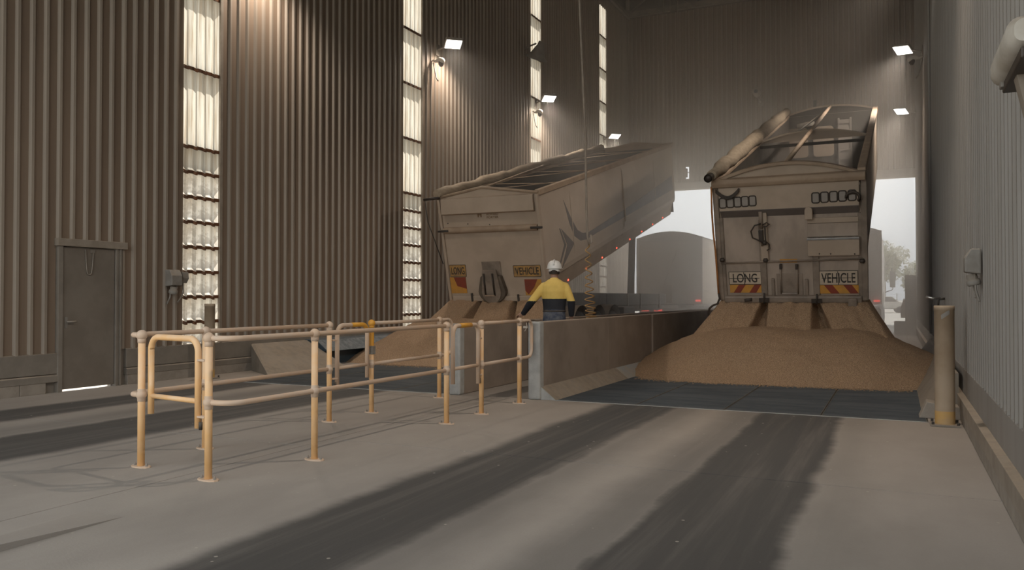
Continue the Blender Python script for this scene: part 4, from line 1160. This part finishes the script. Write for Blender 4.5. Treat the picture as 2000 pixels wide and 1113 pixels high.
# joints in the person's own frame (x to their right, y where they face)
SHL, SHR = Vector((-.176, 0, 1.545)), Vector((.176, 0, 1.545))
inv = Matrix.Rotation(-math.radians(17), 3, 'Z')
HL = inv @ Vector((-.60, .05, 1.045))                       # left palm, on top of the barrier
WL = HL + Vector((.02, -.05, .055))
EL = Vector((-.36, -.07, 1.315))
ER, WR = Vector((.285, -.07, 1.31)), Vector((.275, .06, 1.075))
def torso(b, g, cut=False):
    low = [((0, 0, 1.165), .168 + g, .118 + g, 0)] if cut else [((0, 0, 1.00), .165 + g, .115 + g, 0), ((0, 0, 1.10), .172 + g, .12 + g, 0)]
    loft(b, low + [((0, 0, 1.22), .168 + g, .117 + g, 0), ((0, -.005, 1.36), .185 + g, .125 + g, 0), ((0, -.01, 1.48), .20 + g, .13 + g, 0), ((0, -.01, 1.56), .195 + g, .115 + g, 0), ((0, 0, 1.612), .162 + g, .09 + g, 0), ((0, .002, 1.645), .115 + g, .075 + g, 0), ((0, .005, 1.67), .08 + g, .065 + g, 0)])
def arm(b, S_, E_, W_, r0, r1, r2, cut=1.):
    d_ = (E_ - S_).normalized()
    loft(b, [(S_ - d_ * .078, r0 * .35, r0 * .35, 0), (S_ - d_ * .062, r0 * .68, r0 * .68, 0), (S_ - d_ * .03, r0 * .93, r0 * .93, 0), (S_ + (E_ - S_) * .15, r0, r0, 0), (S_ + (E_ - S_) * .6, (r0 + r1) / 2, (r0 + r1) / 2, 0), (E_, r1, r1, 0), (E_ + (W_ - E_) * .3, r1 * .98, r1 * .98, 0), (E_ + (W_ - E_) * cut, r2, r2, 0)], 14)
body = MB()
torso(body, 0)
loft(body, [((0, .005, 1.64), .062, .062, 0), ((0, .01, 1.70), .058, .06, 0), ((0, .02, 1.76), .06, .064, 0)])
loft(body, [((0, .03, 1.705), .03, .035, 0), ((0, .035, 1.735), .058, .07, 0), ((0, .03, 1.78), .073, .092, 0), ((0, .025, 1.83), .078, .10, 0), ((0, .02, 1.885), .077, .10, 0), ((0, .02, 1.93), .06, .08, 0), ((0, .02, 1.95), .03, .04, 0)])
for s in (-1, 1):                                          # ears
    loft(body, [((s * .078, .015, 1.795), .008, .014, 0), ((s * .086, .012, 1.825), .009, .018, 0), ((s * .084, .01, 1.852), .007, .012, 0)], 8)
loft(body, [((0, .125, 1.86), .012, .012, 0), ((0, .142, 1.825), .014, .015, 0), ((0, .128, 1.812), .016, .012, 0)], 8)   # nose
arm(body, SHL, EL, WL, .052, .042, .03); arm(body, SHR, ER, WR, .052, .042, .03)
def hand(b, W_, fwd, side, down, thumb):
    """palm from wrist W_ along fwd; fingers spread along side, curling to down"""
    fwd, side, down = fwd.normalized(), side.normalized(), down.normalized()
    loft(b, [(W_ - fwd * .01, .028, .022, 0), (W_ + fwd * .035, .036, .018, 0), (W_ + fwd * .075, .038, .016, 0), (W_ + fwd * .088, .034, .013, 0)], 12)
    for k, ln in enumerate((.066, .076, .071, .055)):
        o = W_ + fwd * .082 + side * (.028 - .019 * k)
        a = o + (fwd * .9 + down * .25).normalized() * ln * .45; c_ = a + (fwd * .6 + down * .75).normalized() * ln * .35; e = c_ + (fwd * .25 + down).normalized() * ln * .25
        loft(b, [(o - fwd * .012, .0085, .0085, 0), (a, .0085, .0085, 0), (c_, .0078, .0078, 0), (e, .006, .006, 0)], 8)
    o = W_ + fwd * .03 + side * .03 * thumb
    a = o + (fwd * .7 + side * thumb * .8).normalized() * .035; c_ = a + (fwd * .9 + side * thumb * .3 + down * .3).normalized() * .03
    loft(b, [(o - side * thumb * .012, .012, .012, 0), (a, .0105, .0105, 0), (c_, .008, .008, 0)], 8)
fl = (HL - WL); fl.z = 0
hand(body, WL, Vector((-.75, .45, -.18)), Vector((.5, .85, 0)), Vector((0, 0, -1)), 1)
hand(body, WR, Vector((-.05, .45, -.85)), Vector((-.3, .8, .4)), Vector((-.9, 0, -.2)), 1)
LEGS = []
for s in (-1, 1):
    LEGS.append([Vector((s * .095, 0, 1.0)), Vector((s * .115, .015, .54)), Vector((s * .125, -.02, .10))])
for h, k, a in LEGS:
    loft(body, [(h + Vector((0, 0, .03)), .085, .095, 0), (h + (k - h) * .4, .075, .08, 0), (k, .052, .057, 0), (k + (a - k) * .35, .05, .058, 0), (a, .034, .038, 0), (a - Vector((0, 0, .03)), .034, .04, 0)])
fuse('body', body, [M_skin], .0065, person)
shirt = MB()
torso(shirt, .016, True)
loft(shirt, [((0, 0, 1.60), .10, .085, 0), ((0, .003, 1.665), .078, .074, 0), ((0, .008, 1.69), .070, .070, 0)])
arm(shirt, SHL, EL, WL, .076, .062, .045, .97); arm(shirt, SHR, ER, WR, .076, .062, .045, .97)
def shirt_zone(c):
    if abs(c.x) > .21 or c.x < -.22: return 0 if c.z > 1.315 else 1
    return 0 if c.z > 1.355 else 1
fuse('work_shirt', shirt, [M_hiv, M_navy], .009, person, shirt_zone, 5)
jeans = MB()
loft(jeans, [((0, -.005, 1.185), .178, .127, 0), ((0, -.01, 1.10), .184, .135, 0), ((0, -.01, 1.03), .19, .142, 0), ((0, -.012, .96), .185, .14, 0), ((0, -.01, .88), .17, .12, 0)])
for h, k, a in LEGS:
    loft(jeans, [(h + Vector((0, 0, .0)), .098, .115, 0), (h + (k - h) * .4, .092, .10, 0), (k, .075, .08, 0), (k + (a - k) * .5, .072, .08, 0), (a, .07, .075, 0)])
fuse('jeans', jeans, [M_jean], .010, person, None, 5)
belt = MB(); belt.tube([(.180 * math.cos(a), -.005 + .128 * math.sin(a), 1.155) for a in [2 * math.pi * k / 28 for k in range(28)]], .014, 8, closed=True).build('belt', M_belt, person)
for s in (-1, 1):
    bo = MB(); x = s * .125
    loft(bo, [((x, -.11, .045), .035, .035, 0), ((x, -.05, .06), .046, .058, 0), ((x, .04, .05), .05, .05, 0), ((x, .13, .04), .048, .038, 0), ((x, .17, .035), .03, .026, 0)], 14)
    loft(bo, [((x, -.04, .03), .048, .06, 0), ((x, -.04, .18), .052, .06, 0)], 14)
    bo.build('boot', M_belt, person)
hair = MB(); hair.lathe([(.083, -.06), (.088, -.02), (.086, .03), (.06, .07)], (0, .012, 1.815), 20, R=Matrix.Diagonal((1, 1.18, 1))); hair.build('hair', M_hair, person)
hat = MB()
hat.lathe([(.118, -.012), (.119, .0), (.116, .03), (.108, .065), (.088, .10), (.055, .122), (.02, .13), (.001, .131)], (0, .025, 1.855), 28, R=Matrix.Diagonal((1, 1.16, 1)))
hat.build('hard_hat', M_hat, person)
hb = MB(); hb.prism([(.138 * math.cos(a), .06 + .16 * math.sin(a)) for a in [math.pi * k / 12 for k in range(13)]] + [(-.12, -.02), (.12, -.02)], 1.845, 1.853, 'z'); hb.build('hat_brim', M_hat, person)
rdg = MB(); rdg.tube([(0, .025 + .142 * math.cos(a), 1.855 + .134 * math.sin(a)) for a in [math.radians(20 + 14 * k) for k in range(11)]], .014, 8).build('hat_ridge', M_hat, person)
hs = MB(); hs.lathe([(.094, -.045), (.096, -.005)], (0, .018, 1.845), 20, R=Matrix.Diagonal((1, 1.14, 1))); hs.build('hat_headband', M_hat, person)

# ================================================================== WALL FITTINGS
def flood(label, x, y, z, s, cam_below=True, power=430., yaw=0., aim=0., cone=150.):
    """flood light on an arm; s = +1 arm points to +x"""
    t = thing('flood_light', label, 'lamp', (x, y, z), group='flood lights on the walls')
    arm_ = MB().tube([(0, 0, -.05), (s * .22, 0, .02)], .025, 8).box(-.02 if s > 0 else -.0, .0 if s > 0 else .02, -.09, .09, -.20, .10)
    arm_.build('wall_bracket', M_steel, t)
    R = Matrix.Translation((s * .46, .02, .05)) @ Matrix.Rotation(math.radians(-24), 4, 'X') @ Matrix.Rotation(yaw, 4, 'Z') @ Matrix.Rotation(-s * math.radians(16), 4, 'Y')
    h = MB(R); h.box(-.23, .23, -.20, .20, .0, .07); 
    for k in range(6): h.box(-.18 + .07 * k, -.165 + .07 * k, -.17, .17, .07, .12)
    h.build('lamp_housing', M_skirt, t, .01)
    l = MB(R); l.box(-.20, .20, -.17, .17, -.012, .0); l.build('lamp_lens', M_led, t)
    ld = bpy.data.lights.new('flood_light_source', 'SPOT'); ld.energy = power; ld.spot_size = math.radians(cone); ld.spot_blend = .9; ld.shadow_soft_size = .15; ld.color = (1, .85, .71)
    lo = bpy.data.objects.new('lamp_glow', ld); COL.objects.link(lo); lo.parent = t; lo.location = (s * .46, .02, .0); lo.rotation_euler = (0, aim, 0)
    return t
def cctv(label, x, y, z, s):
    t = thing('dome_camera', label, 'camera', (x, y, z), group='dome cameras below the lamps')
    MB().tube([(0, 0, .06), (s * .08, 0, .02), (s * .20, 0, .05), (s * .28, 0, .02)], [.03, .035, .07, .075], 10).ball((s * .27, 0, .01), .085, 12, 8).build('camera_arm', M_white, t)
    MB().lathe([(.075, 0), (.07, -.07), (.04, -.12), (.001, -.13)], (s * .25, 0, -.01), 14).build('camera_dome', M_bez, t)
    MB().tube([(.01 * s, 0, 0), (.05 * s, .02, -.22), (.10 * s, .02, -.42), (.16 * s, 0, -.5)], .018, 6).build('camera_cable', M_grey, t)
    return t
LP = [(11.75, 'lit flood light on the corrugated wall, above the strip by the side door'), (18.55, 'lit flood light on the corrugated wall beside the second daylight strip'), (25.05, 'lit flood light in front of the third daylight strip'), (32.1, 'lit flood light in front of the fourth daylight strip by the far corner')]
for i, (y, lb) in enumerate(LP):
    flood(lb, XL + .065, y, 8.0, 1, yaw=math.radians(38))
    if 0 < i < 3: cctv('dusty white dome camera below the flood light at the %s strip' % ('second' if i == 1 else 'third'), XL + .06, y - .25, 7.55, 1)
for y, lb in ((9.0, 'lit flood light added out of view on the grey wall above the bollard'), (17.6, 'lit flood light added out of view on the grey wall, aimed across at the striped trailer'), (24.2, 'lit flood light on the grey wall above the raised trailer front'), (32.2, 'lit flood light on the grey wall, nearest the far doorway')):  # first two are unseen, added to brighten the dark middle of the shed
    flood(lb, XR - .075, y, 8.0, -1, yaw=math.radians(-20), power=(1000. if y < 12 else 900.), aim=math.radians(46 if 12 < y < 20 else 28), cone=(72. if 12 < y < 20 else 112.))
cctv('dusty white dome camera on the grey wall below the flood light', XR - .075, 23.6, 7.6, -1)
# horn shaped high-bay reflector by the third strip
hn = thing('high_bay_lamp', 'unlit bell shaped reflector lamp by the third daylight strip', 'lamp', (XL + .03, 24.2, 9.35))
Rh = Matrix.Translation((.42, .1, .0)) @ Matrix.Rotation(math.radians(28), 4, 'Y') @ Matrix.Rotation(math.radians(14), 4, 'X')
hb_ = MB(Rh); hb_.lathe([(.001, .42), (.10, .42), (.11, .30), (.16, .2), (.24, .0), (.36, -.12), (.37, -.14), (.35, -.13), (.2, .0), (.08, .2), (.001, .22)], (0, 0, 0), 24); hb_.build('reflector', M_grey, hn)
MB().tube([(0, 0, .2), (.15, .02, .28), (.38, .08, .36)], .03, 8).build('arm', M_steel, hn)
# camera and small box on the far wall
fc = thing('small_camera', 'small dusty camera on the far corrugated wall above the doorway', 'camera', (-5.27, YB - .03, 9.9))
MB().lathe([(.001, -.62), (.07, -.62), (.07, -.60), (.17, -.60), (.18, -.2), (.12, -.15), (.001, -.15)], (0, 0, .1), 16, axis='y').build('camera_housing', M_flash, fc)
MB().lathe([(.08, -.63), (.001, -.635)], (0, 0, .1), 12, axis='y').build('lens', M_black, fc)
MB().tube([(0, -.3, 0), (.1, -.3, -.2), (.1, 0, -.25)], .035, 6).box(0, .22, -.06, 0, -.4, -.1).build('mount', M_flash, fc)
sb = MB().box(-3.06, -2.94, YB - .14, YB - .03, 9.2, 9.5).build('junction_box', M_dark, None, .01); tag(sb, 'small dark box on the far corrugated wall above the arched trailer', 'box')
# power outlets
def outlet(label, x, y, z, s, k=1.):
    t = thing('power_outlet', label, 'outlet', (x, y, z), group='switched power outlets')
    MB().prism([(0, .16 * k), (s * .10 * k, .16 * k), (s * .16 * k, .06 * k), (s * .16 * k, -.10 * k), (0, -.12 * k)], -.11 * k, .11 * k, 'y').build('outlet_box', M_grey, t, .012)
    R = Matrix.Translation((s * .09 * k, 0, -.12 * k)) @ Matrix.Rotation(s * .25, 4, 'Y')
    MB(R).lathe([(.001, .0), (.055 * k, .0), (.055 * k, -.06 * k), (.07 * k, -.065 * k), (.07 * k, -.12 * k), (.05 * k, -.13 * k), (.001, -.13 * k)], (0, 0, 0), 16).build('socket', M_grey, t)
    MB().prism([(0, .13 * k), (s * .09 * k, .13 * k), (s * .11 * k, .02 * k), (s * .06 * k, -.06 * k), (0, -.06 * k)], .17 * k, .30 * k, 'y').build('switch_box', M_grey, t, .01)
    MB().tube([(s * .05 * k, .22 * k, -.05 * k), (s * .07 * k, .21 * k, -.22 * k), (s * .03 * k, .17 * k, -.34 * k), (s * .04 * k, .12 * k, -.38 * k)], .012 * k, 6).build('cable', M_grey, t)
    MB().tube([(s * .06 * k, -.04 * k, -.12 * k), (s * .05 * k, -.05 * k, -.30 * k), (s * .02 * k, -.09 * k, -.42 * k)], .012 * k, 6).build('cable', M_grey, t)
    return t
outlet('grey power outlet with cables beside the first daylight strip', XL + .05, 9.82, 1.68, 1)
outlet('grey power outlet with cables on the grey wall above the bollard', XR - .05, 8.25, 1.68, -1, .8)
# lever tap near the far end of the grey wall
tp_ = thing('wall_lever', 'small bright lever on the grey wall behind the bollard', 'handle', (XR - .1, 14.4, 1.36))
MB().tube([(0, 0, 0), (-.10, 0, .0), (-.20, -.02, .03)], .02, 8).build('lever', M_chrome, tp_)
MB().tube([(.06, 0, 0), (-.03, 0, -.02), (-.04, 0, -.18)], .018, 8).build('spout', M_dark, tp_)
# big camera housing on the near grey wall
bh = thing('capsule_camera', 'large dusty white capsule camera housing high on the grey wall', 'camera', (.565, 4.95, 2.66))
def capsule(y0, y1, w_, h_, r):
    rows = []
    for k in range(13):
        t_ = k / 12; y_ = y0 + (y1 - y0) * t_
        e = min(t_, 1 - t_) * (y1 - y0); sc_ = 1 - .35 * max(0, 1 - e / .07) ** 2
        rows.append([(a, y_, z) for a, z in rrect(0, 0, w_ * sc_, h_ * sc_, r * sc_, 5)])
    return [r_ + [r_[0]] for r_ in rows]
cp = MB(); rw = capsule(-.42, .45, .15, .17, .065); cp.grid(rw)
cp.add(rw[0][:-1], [tuple(range(len(rw[0]) - 1))]); cp.add(rw[-1][:-1], [tuple(range(len(rw[0]) - 1))]); cp.build('capsule', M_white, bh)
MB().prism([(-.02, -.13), (.07, -.13), (.07, -.07), (-.02, -.075)], -.40, .36, 'y').build('lower_tray', M_bez, bh, .008)
MB().box(-.035, -.005, .28, .36, -.11, -.07).build('catch', M_grey, bh, .005)
MB().prism([(.0, -.12), (.08, -.5), (.105, -.5), (.105, -.05), (.0, -.05)], -.06, .06, 'y').build('bracket', M_flash, bh)

# ================================================================== HANGING CORDS
def tag_tube(name, pts, r, m, label, cat, group=None):
    return tag(MB().tube(pts, r, 8).build(name, m), label, cat, group)
M_cordgrey = mat('grey_cord', (.33, .28, .23), (.27, .23, .19), 6, .7)
M_coil = mat('yellow_coil', (.50, .30, .12), (.40, .25, .11), 6, .55)
cd = thing('coiled_hose', 'coiled tan air hose hanging from the roof over the walkway', 'hose', (-5.0, 13.75, 0))
MB().tube([(0, -.75, 14.2), (0.0, -.45, 6.6), (-.0, -.16, 4.2), (-.02, -.06, 3.0), (.0, -.06, 2.45), (.03, -.06, 2.32), (.07, -.04, 2.36), (.05, -.03, 2.5)], .022, 8).build('drop_line', M_cordgrey, cd)
pts = []
for k in range(11 * 16 + 1):
    t_ = k / (11 * 16); a = t_ * 11 * 2 * math.pi
    zz = 2.32 - 1.32 * (1 - (1 - t_) ** 1.5); r_ = .035 + .055 * min(1, t_ * 1.6)
    pts.append((r_ * math.cos(a) + .05 * t_, -.06 + r_ * math.sin(a) + .06 * t_, zz))
MB().tube(pts, .011, 6).build('coil', M_coil, cd)
for x, ln, wd_ in ((-8.75, 7.9, 'longest'), (-8.45, 10.6, 'middle length'), (-8.15, 11.4, 'shortest')):
    tag_tube('hanging_wire', [(x, 33.2, 14.1), (x + .02, 33.2, ln)], .018, M_cordgrey, wd_ + ' of three thin pale wires hanging before the far wall', 'wire', 'wires hanging before the far wall')

# ================================================================== FAR DOORWAY AND YARD
jb = thing('jamb_guard', 'dark post guard and block at the far doorway beside the grey wall', 'guard', (.35, 33.0, 0))
MB().box(-.45, -.05, .0, .35, 0, .5).build('base_block', M_grey, jb, .02)
MB().prism([(-.22, .62), (-.06, .62), (-.06, 1.25), (-.12, 1.35), (-.24, .95)], .05, .3, 'y').build('deflector', M_tan, jb, .02)
MB().box(-.08, .30, .0, .3, 0, 2.2).build('guard_post', M_greyframe, jb, .02)

def leaves(b, c, rx, rz, n, size):
    for _ in range(n):
        while True:
            v = Vector((random.uniform(-1, 1), random.uniform(-1, 1), random.uniform(-1, 1)))
            if .25 < v.length < 1: break
        pz_ = Vector((c[0] + v.x * rx, c[1] + v.y * rx, c[2] + v.z * rz))
        a = Vector((random.uniform(-1, 1), random.uniform(-1, 1), random.uniform(-1, 1))).normalized(); d = a.orthogonal().normalized(); s = size * random.uniform(.6, 1.2)
        b.add([pz_ + a * s, pz_ + d * s * .5, pz_ - a * s, pz_ - d * s * .5], [(0, 1, 2, 3)])
M_leaf = mat('pale_olive_leaves', (.30, .31, .20), (.38, .37, .25), 3, .8)
M_bark = mat('bark', (.28, .22, .16), (.2, .16, .12), 4, .9)
def tree(label, x, y, h, w_, seed):
    random.seed(seed)
    t = thing('tree', label, 'tree', (x, y, -.04), group='trees beyond the yard')
    MB().tube([(0, 0, 0), (.15, 0, h * .3), (.1, .1, h * .6)], [.22, .17, .09], 8).build('trunk', M_bark, t)
    b = MB()
    for k in range(14):
        a = random.uniform(0, 6.28); rr_ = random.uniform(.1, .65) * w_
        leaves(b, (rr_ * math.cos(a), rr_ * math.sin(a), h * random.uniform(.45, .88)), w_ * .38, h * .15, 260, .26)
    b.build('crown', M_leaf, t)
    return t
tree('pale olive tree beyond the yard, the tallest by the doorway edge', -1.6, 118, 9.0, 3.6, 3)
tree('lower pale tree beyond the yard, beside the tallest tree', 3.6, 135, 7.0, 3.6, 5)
tree('small pale tree beyond the yard, further along the fence', 9.5, 140, 6.5, 3.4, 9)
cr_ = thing('parked_car', 'small white car parked in the sunlit yard', 'car', (-1.2, 82, -.04), math.radians(8))
MB().prism([(-2.1, .35), (-2.15, .85), (-1.5, 1.0), (-.9, 1.5), (.7, 1.5), (1.3, 1.0), (2.1, .85), (2.1, .35)], -.85, .85, 'y').build('car_body', M_white, cr_, .08)
MB().prism([(-1.3, 1.02), (-.85, 1.42), (.65, 1.42), (1.12, 1.02)], -.86, .86, 'y').build('side_windows', M_bez, cr_)
for x in (-1.35, 1.35):
    for s in (-1, 1): MB().lathe([(.001, -.1), (.3, -.1), (.32, 0), (.3, .1), (.001, .1)], (x, s * .78, .32), 16, axis='y').build('wheel', M_black, cr_)
fn = thing('wire_fence', 'wire fence with thin posts along the far side of the yard', 'fence', (0, 88, -.04))
for k in range(9): MB().tube([(-14 + 3.5 * k, 0, 0), (-14 + 3.5 * k, 0, 1.8)], .04, 6).build('fence_post', M_grey, fn)
for z in (.5, 1.1, 1.7): MB().tube([(-14, 0, z), (14, 0, z)], .012, 5).build('fence_wire', M_grey, fn)

# ================================================================== DUST HAZE
hz = MB().box(XL + .06, XR - .12, 14.0, YB - .2, .02, 13.9)
hm, hnt, hb0 = new_mat('dust_haze')
hnt.nodes.remove(hb0)
# dust hangs thickest low down and towards the far doorway, thinning upwards and towards the entry
tc_ = hnt.nodes.new('ShaderNodeTexCoord'); sp_ = hnt.nodes.new('ShaderNodeSeparateXYZ'); hnt.links.new(tc_.outputs['Object'], sp_.inputs[0])
dn_ = math_n(hnt, 'MULTIPLY', maprange(hnt, sp_.outputs[1], 15., 31., 0., 1.), maprange(hnt, sp_.outputs[2], 1.5, 9.5, 1., 0.))
dens = math_n(hnt, 'ADD', math_n(hnt, 'MULTIPLY', dn_, HAZE_FAR), math_n(hnt, 'MULTIPLY', maprange(hnt, sp_.outputs[1], 14., 18.), HAZE))
vs_ = hnt.nodes.new('ShaderNodeVolumeScatter'); vs_.inputs['Color'].default_value = (.97, .95, .92, 1); vs_.inputs['Anisotropy'].default_value = .55
hnt.links.new(dens, vs_.inputs['Density'])
hnt.links.new(vs_.outputs[0], hnt.nodes['Material Output'].inputs['Volume'])
ho_ = hz.build('dust_haze', hm, kind='stuff'); tag(ho_, 'thin grain dust hanging in the air before the far doorway', 'dust')
